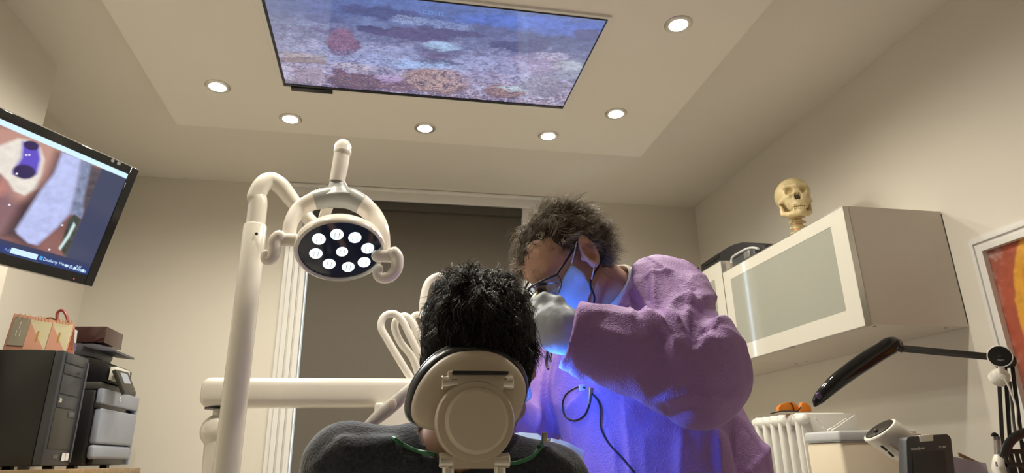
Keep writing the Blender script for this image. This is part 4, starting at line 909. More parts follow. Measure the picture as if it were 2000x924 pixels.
# worktop along the right wall
WZ = 0.90; WX = 1.40
wk = thing('worktop', (1.7, 2.0, WZ-0.035), 'pale worktop running along the right wall below the cabinets', 'worktop')
obj('board', bxyz(WX, XR-0.001, 0.75, YB-0.001, WZ-0.035, WZ, 0.003), 'worktop', wk)
for k in range(4):
    y0 = 0.78+k*0.74
    bc = thing('base_cabinet', (1.7, y0+0.37, 0), ['white base cabinet under the worktop, nearest the viewer', 'white base cabinet under the worktop, below the framed painting', 'white base cabinet under the worktop, below the oil radiator', 'white base cabinet under the worktop, in the back corner'][k], 'cabinet', 'base cabinets under the worktop')
    obj('carcass', bxyz(WX+0.04, XR-0.002, y0, y0+0.735, 0.08, WZ-0.036), 'cab_side', bc, False); d = obj('door', bxyz(WX+0.02, WX+0.04, y0+0.003, y0+0.732, 0.085, WZ-0.04, 0.002), 'cab_white', bc)
    obj('handle', tube([(WX+0.005, y0+0.3, 0.78), (WX+0.005, y0+0.45, 0.78)], 0.006, 8), 'steel', d); obj('plinth', bxyz(WX+0.08, XR-0.002, y0, y0+0.735, 0, 0.08), 'black_matte', bc, False)

# oil radiator on the worktop
RY = 2.12; rc = at(1556, 806, RY); rt = rc[2]; rx0 = rc[0]; rx1 = rx0+0.20; pit = 0.052
rad = thing('oil_radiator', (rx0+0.1, RY+0.12, WZ), 'white ribbed oil radiator standing under the wall cabinet, orange glasses on top', 'radiator')
nf = 6
for k in range(nf):
    y = RY+0.018+k*pit
    f = obj('fin', [bxyz(rx0, rx1, y-0.012, y+0.012, WZ+0.03, rt, 0.011, 4), tube([np.array([rx0+0.020, y-0.020, rt-0.022]), np.array([rx0+0.020, y+0.020, rt-0.022])], 0.021, 16, round_ends=True)], 'radiator', rad)
obj('end_plate', bxyz(rx0+0.01, rx1+0.03, RY-0.004, RY+0.004, WZ+0.03, rt-0.004, 0.003), 'radiator', rad)
obj('top_tube', tube([(rx0+0.1, RY+0.01, rt-0.03), (rx0+0.1, RY+nf*pit-0.02, rt-0.03)], 0.018, 14), 'radiator', rad)
obj('foot', [bxyz(rx0-0.01, rx1+0.01, RY+a, RY+a+0.03, WZ, WZ+0.035, 0.004) for a in (0.02, 0.24)], 'charcoal', rad)
# orange protective glasses
gz = rt+0.001; gy = RY+0.05
gg = thing('orange_glasses', at(1555, 806, gy), 'orange tinted protective glasses lying on the radiator', 'glasses')
def olens(P, Y): return prism([at(x, y, Y) for x, y in P], (0.006, 0.03, 0.0), 0.002)
obj('lens', olens([(1522, 804), (1521, 796), (1526, 789), (1537, 786), (1548, 785), (1556, 790), (1561, 797), (1559, 804)], gy), 'orange', gg)
obj('lens', olens([(1562, 804), (1565, 793), (1567, 786), (1576, 787), (1584, 794), (1586, 804)], gy-0.012), 'orange', gg)
obj('temple_arm', tube(spline([at(x, y, gy-0.02) for x, y in ((1505, 808), (1525, 803.5), (1545, 803), (1558, 803), (1564, 795))], 6), 0.0022, 8), 'black', gg)
obj('temple_arm', tube(spline([at(x, y, gy-0.004) for x, y in ((1544, 787), (1549, 794), (1551, 803))], 6), 0.0018, 8), 'black', gg)
# cream device box with grey lid
BY = 1.90; b0 = at(1637, 841, BY); bx0 = b0[0]; btz = b0[2]; byl = atx(1571, 847, bx0)[1]
lidh = b0[2]-at(1637, 862, BY)[2]
dv = thing('cream_device', (bx0+0.12, (BY+byl)/2, WZ), 'cream boxy device with a light grey lid on the worktop', 'device')
obj('body', bxyz(bx0, min(bx0+0.28, XR-0.01), BY, byl, WZ, btz-lidh, 0.012, 3), 'box_cream', dv)
obj('lid', bxyz(bx0-0.002, min(bx0+0.282, XR-0.008), BY-0.002, byl+0.002, btz-lidh, btz, 0.008, 3), 'box_grey', dv)
obj('seam', bxyz(bx0-0.0025, min(bx0+0.28, XR-0.009), BY-0.0025, byl+0.0025, btz-lidh-0.0015, btz-lidh+0.0005), 'grey_plastic', dv, False)
# cotton swabs in a small holder on the lid
for k, (a, b, lab) in enumerate((((1612, 836), (1592, 817), 'white cotton swab leaning left on the grey lid'), ((1616, 836), (1652, 818), 'short white cotton swab leaning right on the grey lid'), ((1624, 836), (1668, 812), 'long white cotton swab leaning right on the grey lid'))):
    p, q = at(a[0], a[1], BY+0.10+0.012*k), at(b[0], b[1], BY+0.10+0.012*k); p = np.array([p[0], p[1], btz+0.004])
    s = thing('cotton_swab', p, lab, 'swab', 'cotton swabs on the device lid'); obj('stick', tube([p, q], 0.0018, 8), 'white_plastic', s); obj('cotton_tip', tube([p-nrm(q-p)*0.001, p+nrm(q-p)*0.012], 0.004, 10, round_ends=True), 'white_cloth', s)

# white scanner head with dark window
SY = 1.62
s0, s1, s2 = at(1715, 842, SY), at(1762, 868, SY), at(1800, 905, SY+0.03)
scn = thing('scanner_head', (s2[0], SY, WZ), 'white tilted scanner head with a dark oval window', 'scanner')
fu = nrm(at(1741, 819, SY)-at(1697, 859, SY)); hl = 0.5*np.linalg.norm(at(1741, 819, SY)-at(1697, 859, SY))
vw_ = nrm(ray(1718, 839)); pp_ = nrm(at(1737, 862, SY)-at(1699, 817, SY)); fw2 = nrm(0.24*pp_-0.96*vw_); fw2 = nrm(fw2-fw2.dot(fu)*fu); ax_ = np.cross(fu, fw2); ax_ = ax_ if ax_.dot(vw_) < 0 else -ax_; bdir = nrm(at(1772, 880, SY)-at(1718, 839, SY))
def sheared(rings, n=32):
    V, Fc = [], []
    for c, r in rings:
        for k in range(n):
            t = 2*math.pi*k/n; V.append(c+(fu*math.cos(t)+fw2*math.sin(t)*0.95)*r)
    for i in range(len(rings)-1):
        for k in range(n): Fc.append([i*n+k, i*n+(k+1) % n, (i+1)*n+(k+1) % n, (i+1)*n+k])
    return np.array(V), Fc+[list(range(n))[::-1], [(len(rings)-1)*n+k for k in range(n)]]
s0 = at(1718, 839, SY)
obj('body', [sheared([(s0+ax_*0.001, hl*0.9), (s0, hl), (s0-ax_*0.003, hl*1.03), (s0+bdir*0.03, hl*1.03), (s0+bdir*0.075, hl*0.98), (s0+bdir*0.105, hl*0.80), (s0+bdir*0.115, hl*0.5)]), tube([s0+bdir*0.07, s2+np.array([0.0, 0.01, -0.03]), np.array([s2[0]+0.02, SY+0.04, WZ+0.02])], [0.026, 0.022, 0.020], 20)], 'white_plastic', scn)
obj('window', sheared([(s0+ax_*0.0012, hl*0.88), (s0+ax_*0.0030, hl*0.86), (s0+ax_*0.0035, hl*0.02)]), 'black_gloss', scn)
obj('lens_eye', ball(s0+ax_*0.003-fu*0.012, 0.006), 'lcd', scn)
obj('side_panel', prism([at(1738, 870, SY-0.034), at(1756, 842, SY-0.034), at(1800, 848, SY-0.034), at(1800, 888, SY-0.034), at(1768, 892, SY-0.034)], (0, 0.012, 0), 0.003), 'beige2', scn)
for (a, b) in (((1722, 872), (1731, 879)), ((1736, 884), (1744, 891))):
    obj('slot_button', tube([at(*a, SY-0.026), at(*b, SY-0.026)], 0.003, 8, round_ends=True), 'black', scn)
obj('stand_foot', lathe([(0.06, 0), (0.06, 0.012), (0.026, 0.022)], (s2[0]+0.02, SY+0.04, WZ)), 'white_plastic', scn)
# small charcoal device with a dark display
EY = 1.50
e0, e1, e2, e3 = at(1769, 855, EY), at(1856, 848, EY), at(1872, 985, EY), at(1774, 985, EY)
ed = thing('display_unit', (e2[0]-0.05, EY+0.02, WZ), 'charcoal hand-sized unit with a blank dark display, standing on the worktop', 'device')
ev = nrm(e3-e0); ez = (WZ+0.008-e0[2])/ev[2]
e2, e3 = e1+nrm(e2-e1)*((WZ+0.008-e1[2])/nrm(e2-e1)[2]), e0+ev*ez
obj('case', prism([e0*0.96+e1*0.04, e0*0.90+e1*0.10+[0, 0, 0.002], e1*0.93+e0*0.07+[0, 0, 0.001], e1*0.985+e0*0.015-[0, 0, 0.004], e1+[0.001, 0, -0.012], e2, e3, e0-[0, 0, 0.008]], (0, 0.030, 0), 0.003), 'charcoal', ed)
def ep(a, b): return e0*(1-a)*(1-b)+e1*a*(1-b)+e2*a*b+e3*(1-a)*b
ydz = np.array([0, -0.0012, 0])
obj('display', prism([ep(0.12, 0.17)+ydz*0.3, ep(0.82, 0.17)+ydz*0.3, ep(0.82, 0.92)+ydz*0.3, ep(0.12, 0.92)+ydz*0.3], ydz), 'lcd', ed, False)
obj('top_insert', prism([ep(0.30, -0.012)-[0, 0.002, 0], ep(0.60, -0.012)-[0, 0.002, 0], ep(0.60, 0.055)-[0, 0.002, 0], ep(0.30, 0.055)-[0, 0.002, 0]], (0, 0.02, 0), 0.001), 'white_plastic', ed)
obj('maker_name', text_geo('woodpex', ep(0.09, 0.135)+ydz*1.5, e1-e0, e0-e3, 0.0105, 0.0002), 'white_print', ed, False)
obj('model_name', text_geo('T1 900', ep(0.70, 0.135)+ydz*1.5, e1-e0, e0-e3, 0.0075, 0.0002), 'white_print', ed, False)
obj('rear_stand', bxyz(e2[0]-0.07, e2[0]-0.02, EY+0.028, EY+0.07, WZ, WZ+0.12, 0.004), 'charcoal', ed)
# lilac box with a torn brown flap
QY = 1.66; q0 = at(1868, 893, QY); q1 = at(1926, 905, QY)
lb = thing('lilac_box', (q0[0]+0.05, QY+0.06, WZ), 'pale lilac carton with a brown flap between the display unit and the lamp stand', 'carton')
obj('carton_body', prism([np.array([q0[0]-0.02, QY, WZ]), np.array([q1[0], QY, WZ]), q1, q0, np.array([q0[0]-0.02, QY, q0[2]+0.004])], (0, 0.10, 0)), 'lilac', lb, False)
obj('flap', prism([at(1872, 884, QY+0.05), at(1874, 892, QY+0.05), at(1916, 907, QY+0.05), at(1913, 903, QY+0.05), at(1890, 892, QY+0.05)], (0, 0.003, 0)), 'brown_card', lb, False)

# black desk lamp on a jointed arm, clamped to the worktop
DY = 1.70
J = at(1962, 705, DY)
dl = thing('desk_lamp', (J[0]+0.05, DY, WZ), 'black desk lamp with a long tubular head on a jointed arm', 'lamp')
hd_pts = [(1592, 791, 1.78), (1600, 778, 1.78), (1635, 745, 1.77), (1690, 705, 1.76), (1738, 676, 1.75), (1752, 673, 1.75)]
obj('lamp_head', tube(spline([at(x, y, Y) for x, y, Y in hd_pts], 7), [0.006, 0.017, 0.024, 0.027, 0.027, 0.019], 20, flat=0.8, flat_dir=(0, 1, 0), round_ends=True), 'black_gloss', dl)
obj('switch_cap', box(at(1599, 773, 1.76), (0.014, 0.008, 0.018), 0.003, 2, np.stack([nrm(at(1690, 705, 1.76)-at(1600, 778, 1.76)), [0, 1, 0], np.cross(nrm(at(1690, 705, 1.76)-at(1600, 778, 1.76)), [0, 1, 0])], 1)), 'purple_plastic', dl)
obj('head_hinge', tube([at(1748, 676, 1.745), at(1760, 681, 1.74)], 0.012, 12, round_ends=True), 'black', dl)
obj('upper_arm', tube([at(1755, 680, 1.74), at(1945, 698, DY)], 0.0105, 4, flat=0.9, flat_dir=(0, 1, 0.3)), 'black', dl)
obj('elbow_joint', lathe([(0.022, -0.02), (0.024, 0), (0.022, 0.02)], J, (0, 1, 0), 24), 'black', dl)
lowp = [at(1984, 950, DY), at(2004, 950, DY)]
for (a, b) in (((1950, 716), (1962, 945)), ((1963, 716), (1978, 945)), ((1977, 716), (2006, 945))):
    obj('lower_bar', tube([at(*a, DY), at(*b, DY)], 0.0075, 4, flat=0.9, flat_dir=(1, 0, 0)), 'black', dl)
bl = at(1975, 945, DY)
obj('clamp', [bxyz(bl[0]-0.03, bl[0]+0.04, DY-0.02, DY+0.02, WZ, bl[2]+0.02, 0.004)], 'black', dl)
obj('spring', tube(spline([at(x, y, DY+0.012) for x, y in ((1972, 745), (1977, 800), (1983, 850))], 4), 0.005, 8), 'steel', dl)
# white security camera perched on the lamp joint
KY = DY-0.05
k0 = at(1953, 696, KY-0.05); kb = at(1956, 733, KY)
kc = thing('security_camera', kb-[0, 0, 0.03], 'small round white camera with a black face on the lamp joint', 'camera')
kn_ = nrm(nrm(CAM-k0)+np.array([0.0, 0.0, 0.55])); kn_ = nrm(CAM-k0+np.array([-0.35, 0, 0.25]))
obj('camera_body', lathe([(0.012, -0.028), (0.024, -0.024), (0.0305, -0.008), (0.0315, 0.0), (0.0300, 0.002), (0.028, 0.001)], k0, kn_, 32), 'white_plastic', kc)
obj('black_face', lathe([(0.0292, -0.001), (0.0285, 0.0022), (0.012, 0.0030), (0.001, 0.0032)], k0, kn_, 32), 'black_gloss', kc)
obj('lens', lathe([(0.0065, 0.0), (0.006, 0.0045), (0.001, 0.005)], k0+kn_*0.001, kn_, 20), 'lcd', kc)
ku, kv, _ = frame_from(kn_)
obj('face_lettering', text_geo('tapo', k0+kn_*0.0034-kv*0.013-ku*0.008, ku, kv, 0.009, 0.0002), 'grey_print', kc, False)
obj('ball_neck', tube([k0-kn_*0.02, kb], 0.0085, 12), 'white_plastic', kc)
obj('base_dome', lathe([(0.025, -0.024), (0.0255, -0.008), (0.021, 0.006), (0.010, 0.012), (0.001, 0.013)], kb, nrm(np.array([-0.15, -0.80, 0.35])), 28), 'white_plastic', kc)
obj('cable', tube(spline([at(x, y, KY-0.02) for x, y in ((1962, 740), (1972, 760), (1984, 795), (1986, 830), (1996, 850), (2010, 880))], 8), 0.0028, 8), 'white_plastic', kc)
# intraoral camera wand
VY = 1.64; v0 = at(1949, 905, VY)
wn = thing('intraoral_wand', (v0[0], VY, WZ), 'white intraoral camera wand with a hooked dark tip standing upright', 'wand')
obj('handle', tube([np.array([v0[0]+0.004, VY, WZ]), at(1950, 915, VY), at(1951, 898, VY), at(1949, 888, VY)], [0.018, 0.0175, 0.0155, 0.0085], 18), 'white_plastic', wn)
obj('clear_sleeve', tube([at(1950, 890, VY), at(1947, 853, VY)], [0.0095, 0.0085], 16), 'clear', wn)
obj('metal_shaft', tube([at(1950, 890, VY), at(1947, 856, VY)], [0.0055, 0.0045], 12), 'steel', wn)
obj('hooked_tip', tube(spline([at(x, y, VY) for x, y in ((1947, 858), (1946, 851), (1942, 848), (1938, 850))], 6), [0.005, 0.006, 0.005, 0.004], 12, round_ends=True), 'black_gloss', wn)
obj('wand_button', box(at(1946, 907, VY-0.016), (0.005, 0.004, 0.014), 0.0015), 'grey_plastic', wn)
# black perforated rack with a curved strap at the right edge
GY = 1.56
rk = thing('black_rack', (at(1985, 900, GY)[0], GY, WZ), 'black perforated instrument rack with a curved handle at the right edge', 'rack')
g = []
rp = lambda x, y: at(x, y, GY)
px0, px1 = rp(1966, 900)[0], rp(2012, 900)[0]; pz1, pz0 = rp(1985, 882)[2], WZ
nx_, nz_ = 4, 6
for i in range(nx_+1):
    x = px0+(px1-px0)*i/nx_; g.append(bxyz(x-0.004, x+0.004, GY-0.004, GY+0.004, pz0, pz1, 0.001))
for j in range(nz_+1):
    z = pz0+(pz1-pz0)*j/nz_; g.append(bxyz(px0-0.004, px1+0.004, GY-0.0045, GY+0.0045, max(z-0.006, pz0), z+0.006, 0.001))
obj('grid_plate', g, 'black', rk); obj('base_plate', bxyz(px0-0.004, px1+0.004, GY, GY+0.06, WZ, WZ+0.006), 'black', rk, False)
obj('curved_handle', tube(spline([at(x, y, GY-0.006) for x, y in ((1960, 893), (1966, 874), (1980, 856), (2000, 846), (2025, 842))], 7), 0.0125, 12, flat=0.6, flat_dir=(0, 1, 0)), 'black', rk)

# ================================================================== PEOPLE
def vert_normals(V, Q):
    n = np.cross(V[Q[:, 2]]-V[Q[:, 0]], V[Q[:, 3]]-V[Q[:, 1]]); N = np.zeros_like(V)
    for k in range(4): np.add.at(N, Q[:, k], n)
    return N/(np.linalg.norm(N, axis=1)[:, None]+1e-12)
def relax(V, Q, it=2):
    for _ in range(it):
        S = np.zeros_like(V); c = np.zeros(len(V))
        for a, b in ((0, 1), (1, 2), (2, 3), (3, 0)):
            np.add.at(S, Q[:, a], V[Q[:, b]]); np.add.at(c, Q[:, a], 1)
        V = 0.5*V+0.5*S/np.maximum(c, 1)[:, None]
    return V
def head_sd(P, c, R, s=1.0, ear_out=0.0, es=1.0):
    q = ((P-c) @ R)/s; a = q.copy(); a[..., 0] = np.abs(a[..., 0])
    d = sd_ell(q, (0, -0.018, 0.030), (0.076, 0.098, 0.090))
    d = smin(d, sd_ell(q, (0, 0.028, -0.048), (0.059, 0.066, 0.074)), 0.030)
    d = smin(d, sd_ell(q, (0, 0.068, -0.108), (0.026, 0.022, 0.020)), 0.025)
    d = smin(d, sd_cap(a, (0.054, -0.002, -0.070), (0.020, 0.062, -0.104), 0.018, 0.018), 0.020)      # jaw line
    d = smin(d, sd_ell(q, (0, 0.044, 0.046), (0.056, 0.036, 0.036)), 0.030)
    d = smin(d, sd_cap(a, (0.0, 0.078, 0.028), (0.040, 0.066, 0.030), 0.012), 0.020)                  # brow
    d = smin(d, sd_cap(a, (0.030, 0.068, -0.028), (0.056, 0.030, -0.022), 0.016), 0.018)              # cheek
    d = smax(d, -sd_ell(a, (0.032, 0.104, 0.008), (0.020, 0.020, 0.013)), 0.012)
    d = smin(d, sd_ell(a, (0.032, 0.073, 0.007), (0.0125, 0.0125, 0.0125)), 0.004)
    d = smin(d, chain(q, [(0, 0.088, 0.014), (0, 0.104, -0.012), (0, 0.114, -0.030)], [0.008, 0.010, 0.013], 0.01), 0.010)
    d = smin(d, sd_ell(a, (0.011, 0.100, -0.034), (0.010, 0.012, 0.008)), 0.006)
    d = smin(d, sd_cap(a, (0, 0.094, -0.064), (0.020, 0.082, -0.066), 0.007, 0.004), 0.006)
    d = smin(d, sd_cap(a, (0, 0.092, -0.077), (0.018, 0.082, -0.075), 0.008, 0.004), 0.006)
    e = sd_ell(a, (0.080+ear_out, -0.014, 0.000), (0.011*es, 0.022*es, 0.034*es), Matrix.Rotation(0.25, 3, 'X')@Matrix.Rotation(-0.35, 3, 'Z'))
    e = smax(e, -sd_ell(a, (0.096+ear_out, -0.008, 0.000), (0.019*es, 0.0125*es, 0.021*es)), 0.003)
    e = smax(e, -sd_cap(a, (0.096+ear_out, -0.024, 0.020), (0.094+ear_out, -0.006, 0.026), 0.006*es), 0.003)
    e = smin(e, sd_ell(a, (0.081+ear_out*0.5, 0.008, -0.004), (0.006, 0.005, 0.008)), 0.004)
    e = smin(e, sd_ell(a, (0.078+ear_out*0.7, -0.004, -0.027), (0.007, 0.009, 0.010)), 0.006)
    return smin(d, e, 0.006)*s
def strands(roots, dirs, length, seg, curl, rad, droop=0.0, inward=None, wave=9.0, clump=1, spread=0.003):
    """hair as fine tapered three-sided tubes, one mesh"""
    G = len(roots); N = G*clump; rep = lambda a: np.repeat(a, clump, axis=0)
    cl_ph, cl_L, cl_u = rep(RNG.random(G)*6.28), rep(0.65+0.7*RNG.random(G)), rep(RNG.normal(size=(G, 3)))
    roots = rep(roots)+RNG.normal(size=(N, 3))*spread; dirs = rep(dirs)+RNG.normal(size=(N, 3))*0.10; dirs /= np.linalg.norm(dirs, axis=1)[:, None]; inward = None if inward is None else rep(inward)
    u = cl_u; u -= (u*dirs).sum(1)[:, None]*dirs; u /= np.linalg.norm(u, axis=1)[:, None]; w = np.cross(dirs, u)
    L = length*cl_L*(0.8+0.4*RNG.random(N)); ph = cl_ph+RNG.normal(size=N)*0.35; wv = wave*(0.85+0.3*RNG.random(N)); P = np.zeros((N, seg+1, 3))
    for k in range(seg+1):
        t = k/seg; p = roots+dirs*(L*t)[:, None]
        p = p+u*(curl*t*np.cos(ph+wv*t))[:, None]+w*(curl*t*np.sin(ph+wv*t))[:, None]
        p[:, 2] -= droop*L*t*t
        if inward is not None: p = p-inward*(0.5*L*t*t)[:, None]
        P[:, k] = p
    r = rad*(1-0.75*np.linspace(0, 1, seg+1)); V = np.zeros((N, seg+1, 3, 3))
    for j in range(3):
        a = 2*math.pi*j/3; V[:, :, j] = P+(r*math.cos(a))[None, :, None]*u[:, None]+(r*math.sin(a))[None, :, None]*w[:, None]
    b = np.arange(N)[:, None, None]*(seg+1)*3; k = np.arange(seg)[None, :, None]*3; j = np.arange(3)[None, None]; j2 = (j+1) % 3
    Fq = np.stack([b+k+j, b+k+j2, b+k+3+j2, b+k+3+j], -1).reshape(-1, 4)
    return V.reshape(-1, 3), Fq

# ------------------------------------------------------------------ the patient, seen from behind
PHY = 1.062
PC = at(935, 704, PHY); pfw = nrm((0.16, 0.975, 0.12)); plf = nrm(np.cross((0, 0, 1), pfw)); pup = np.cross(pfw, plf); PR = np.stack([plf, pfw, pup], 1); PS = 1.075
def pl(x, y, z): return PC+PR@(np.array([x, y, z])*PS)
shL, shR = at(668, 914, 1.07), at(1078, 950, 1.07); nb = at(890, 908, 1.05)
hipz = 0.64; hipc = np.array([nb[0], 1.26, hipz])
elL, elR = shL+np.array([-0.06, 0.10, -0.27]), shR+np.array([0.06, 0.10, -0.27])
haL, haR = hipc+np.array([-0.10, 0.26, 0.11]), hipc+np.array([0.10, 0.26, 0.11])
def patient_body(P):
    d = head_sd(P, PC, PR, PS, 0.0, 0.9)
    d = smin(d, sd_cap(P, pl(0, -0.030, -0.06), nb+[0, 0.0, 0.0], 0.056, 0.058), 0.035)
    t = smin(sd_ell(P, (nb[0], 1.12, 0.93), (0.16, 0.105, 0.22)), sd_ell(P, hipc, (0.15, 0.11, 0.12)), 0.12)
    t = smin(t, sd_cap(P, shL, shR, 0.045), 0.07)
    for s, e, h in ((shL, elL, haL), (shR, elR, haR)):
        t = smin(t, chain(P, [s, e, h], [0.045, 0.036, 0.026], 0.02), 0.03); t = smin(t, sd_ell(P, h+[0, 0.05, -0.01], (0.038, 0.060, 0.018)), 0.02)
    for sx in (-1, 1):
        kn_ = np.array([hipc[0]+sx*0.13, 1.74, 0.62]); an = np.array([hipc[0]+sx*0.12, 1.92, 0.24])
        t = smin(t, chain(P, [hipc+[sx*0.09, 0, 0], kn_, an], [0.082, 0.055, 0.038], 0.03), 0.03); t = smin(t, sd_cap(P, an, an+[0, 0.16, 0.01], 0.040, 0.030), 0.02)
    return smin(d, t, 0.03)
pat = thing('person', (nb[0], 1.15, 0.5), 'dark haired patient in a navy T-shirt sitting in the dental chair, seen from behind', 'person')
V, Q = nets(patient_body, (PC[0]-0.45, 0.85, 0.15), (PC[0]+0.45, 2.15, PC[2]+0.16), 0.009)
V, Q = relax(V, Q, 1), Q
obj('body', (V, Q), 'skin_dark', pat, ang=180)
def shirt_sd(P):
    t = smin(sd_ell(P, (nb[0], 1.11, 0.92), (0.185, 0.13, 0.25)), sd_ell(P, hipc+[0, 0, 0.02], (0.17, 0.13, 0.12)), 0.12)
    t = smin(t, sd_cap(P, shL+[0.02, 0, 0], nb+[-0.02, 0, 0.006], 0.054, 0.052), 0.05); t = smin(t, sd_cap(P, shR-[0.02, 0, 0], nb+[0.02, 0, 0.004], 0.054, 0.052), 0.05)
    for s, e in ((shL, elL), (shR, elR)): t = smin(t, sd_cap(P, s, s+(e-s)*0.68, 0.062, 0.062), 0.045)
    t = smax(t, -sd_cap(P, nb+[0, 0, 0.02], pl(0, -0.03, -0.06)+[0, 0, 0.1], 0.064, 0.060), 0.010)
    return t
SHIRT_FOLDS = [([(620, 912), (680, 882), (760, 872), (850, 878)], 0.012), ([(660, 924), (750, 895), (840, 908)], 0.011), ([(640, 884), (670, 864), (730, 858)], 0.007), ([(1020, 905), (1070, 880), (1110, 905)], 0.005)]
FR_ = []
for pts, r in SHIRT_FOLDS:
    hp_ = [march(shirt_sd, x, y) for x, y in pts]
    for i in range(len(hp_)-1): FR_.append((hp_[i], hp_[i+1], r*(0.5 if i == 0 else 1), r*(0.5 if i == len(hp_)-2 else 1)))
def shirt2(P):
    t = shirt_sd(P)
    for a, b, ra, rb in FR_: t = smin(t, sd_cap(P, a, b, ra, rb), 0.012)
    return t
V, Q = nets(shirt2, (nb[0]-0.40, 0.88, 0.50), (nb[0]+0.40, 1.45, nb[2]+0.14), 0.007)
N_ = vert_normals(V, Q); V = V+N_*((fbm(V[:, 0]*16, V[:, 1]*16, V[:, 2]*10, 3, 3)-0.45)*0.010)[:, None]; V = relax(V, Q, 1)
obj('t_shirt', (V, Q), 'navy', pat, ang=180)
def trousers_sd(P):
    t = sd_ell(P, hipc-[0, 0, 0.02], (0.168, 0.125, 0.115))
    for sx in (-1, 1):
        kn_ = np.array([hipc[0]+sx*0.13, 1.74, 0.62]); an = np.array([hipc[0]+sx*0.12, 1.92, 0.24])
        t = smin(t, chain(P, [hipc+[sx*0.09, 0, 0], kn_, an], [0.094, 0.066, 0.052], 0.03), 0.03)
    return t
obj('trousers', nets(trousers_sd, (hipc[0]-0.30, 1.08, 0.17), (hipc[0]+0.30, 2.0, 0.80), 0.012), 'trouser', pat, ang=180)
for sx in (-1, 1):
    an = np.array([hipc[0]+sx*0.12, 1.92, 0.22]); obj('shoe', nets(lambda P: smin(sd_cap(P, an-[0, 0.02, 0], an+[0, 0.16, 0], 0.050, 0.040), sd_ell(P, an+[0, 0, 0.03], (0.05, 0.06, 0.05)), 0.02), an-[0.08, 0.10, 0.08], an+[0.08, 0.24, 0.11], 0.009), 'black_matte', pat, ang=180)
# hair: a thick wavy crop
def p_cap(P):
    q = ((P-PC) @ PR)/PS; d = smin(sd_ell(q, (0, -0.024, 0.024), (0.084, 0.106, 0.088)), sd_ell(q, (0, -0.026, 0.060), (0.066, 0.085, 0.070)), 0.03)
    d = smin(d, sd_ell(q, (0, -0.062, -0.020), (0.068, 0.060, 0.070)), 0.03)
    d = smax(d, -(q[..., 2]+0.085+0.10*np.clip(q[..., 1]+0.05, 0, 1)), 0.012)
    d = smax(d, q[..., 1]*0.75-q[..., 2]*0.66-0.030, 0.02)                                        # hairline round face and ears
    return d*PS
V, Q = nets(p_cap, PC-0.17, PC+0.18, 0.0045)
N_ = vert_normals(V, Q)
lumps = fbm(V[:, 0]*42, V[:, 1]*42, V[:, 2]*42, 5, 3)-0.45
topw = np.clip((V[:, 2]-PC[2])/0.10, 0.12, 1)
V = V+N_*(lumps*0.026*topw)[:, None]
hr = obj('hair', (V, Q), 'hair_cap_black', pat, ang=180)
sel = RNG.choice(len(V), 1900, replace=True); rt_, nn_ = V[sel], N_[sel]
flow = np.stack([0.5*(fbm(rt_[:, 0]*25, rt_[:, 2]*25, seed=9)-0.47)*6, 0*nn_[:, 0]-0.1, -0.55+0*nn_[:, 0]+1.2*(fbm(rt_[:, 0]*18, rt_[:, 2]*18, seed=19)-0.47)], 1)
topness = np.clip((rt_[:, 2]-PC[2]-0.03)/0.09, 0, 1)[:, None]
dr = nn_*(0.06+0.36*topness)+flow*(0.55+0.2*topness)+np.array([0, 0, -0.5])*(1-topness)+RNG.normal(size=rt_.shape)*(0.10+0.2*topness); dr /= np.linalg.norm(dr, axis=1)[:, None]
obj('strands', strands(rt_-nn_*0.003, dr, 0.030, 6, 0.0060, 0.00065, 0.1, nn_*0.6, 5.0, 9, 0.0028), 'hair_black', hr, ang=180)
tp_ = np.nonzero(topness[:, 0] > 0.35)[0][:330]
obj('highlight_strands', strands(rt_[tp_], dr[tp_], 0.030, 6, 0.0065, 0.0006, 0.1, nn_[tp_]*0.6, 5.0, 8, 0.0030), 'hair_sheen', hr, ang=180)  # paler strands on the crown, highlights put in by colour
# green bib cord, clip and paper bib
crd = thing('bib_cord', march(shirt2, 765, 856), 'green bib cord running round the patient\'s neck', 'cord')
def on_shirt(x, y, off=0.004):
    p = march(shirt2, x, y); return p+normal_of(shirt2, p)*off
left = [at(768, 850, 1.10), at(763, 853, 1.08)]+[on_shirt(x, y) for x, y in ((768, 860), (785, 871), (815, 884), (845, 891), (866, 893))]+[at(900, 899, 1.0), at(950, 902, 1.0)]
right = [on_shirt(x, y) for x, y in ((985, 905), (1010, 905), (1035, 896), (1050, 884), (1058, 876))]
obj('cord', tube(spline(left+right, 6), 0.0030, 10), 'green_cord', crd)
cpz = on_shirt(1060, 873, 0.006)
obj('clip_grip', tube([on_shirt(1054, 880, 0.006), cpz], 0.0045, 10), 'teal_cord', crd)
obj('clip_jaw', [box(cpz+np.array([0.006, 0.004, 0.009]), (0.008, 0.010, 0.016), 0.002, 2), tube([cpz, cpz+np.array([0.016, 0.01, 0.006])], 0.002, 8)], 'steel', crd)
bib = thing('paper_bib', at(1075, 880, 1.14), 'light blue paper bib over the patient\'s right shoulder, lit blue', 'bib')
topE = np.array([at(985, 851, 1.15), at(1018, 846, 1.16), at(1050, 848, 1.17), at(1064, 860, 1.17), at(1078, 857, 1.17), at(1108, 865, 1.18), at(1141, 882, 1.18)])
nearE = np.array([at(985, 880, 1.085), at(1018, 880, 1.085), at(1050, 884, 1.085), at(1066, 888, 1.085), at(1084, 892, 1.085), at(1112, 903, 1.09), at(1137, 912, 1.09)])
frontE = topE+np.array([-0.04, 0.10, -0.16])
def bibfn(u, v):
    f = u*6; i = min(int(f), 5); t = f-i; A = nearE[i]*(1-t)+nearE[i+1]*t; B = topE[i]*(1-t)+topE[i+1]*t; C = frontE[i]*(1-t)+frontE[i+1]*t
    w = (A*(1-v*2)+B*v*2) if v < 0.5 else (B*(2-v*2)+C*(v*2-1))
    return w+np.array([0, 0, 0.002*math.sin(u*17)*math.sin(v*6)])
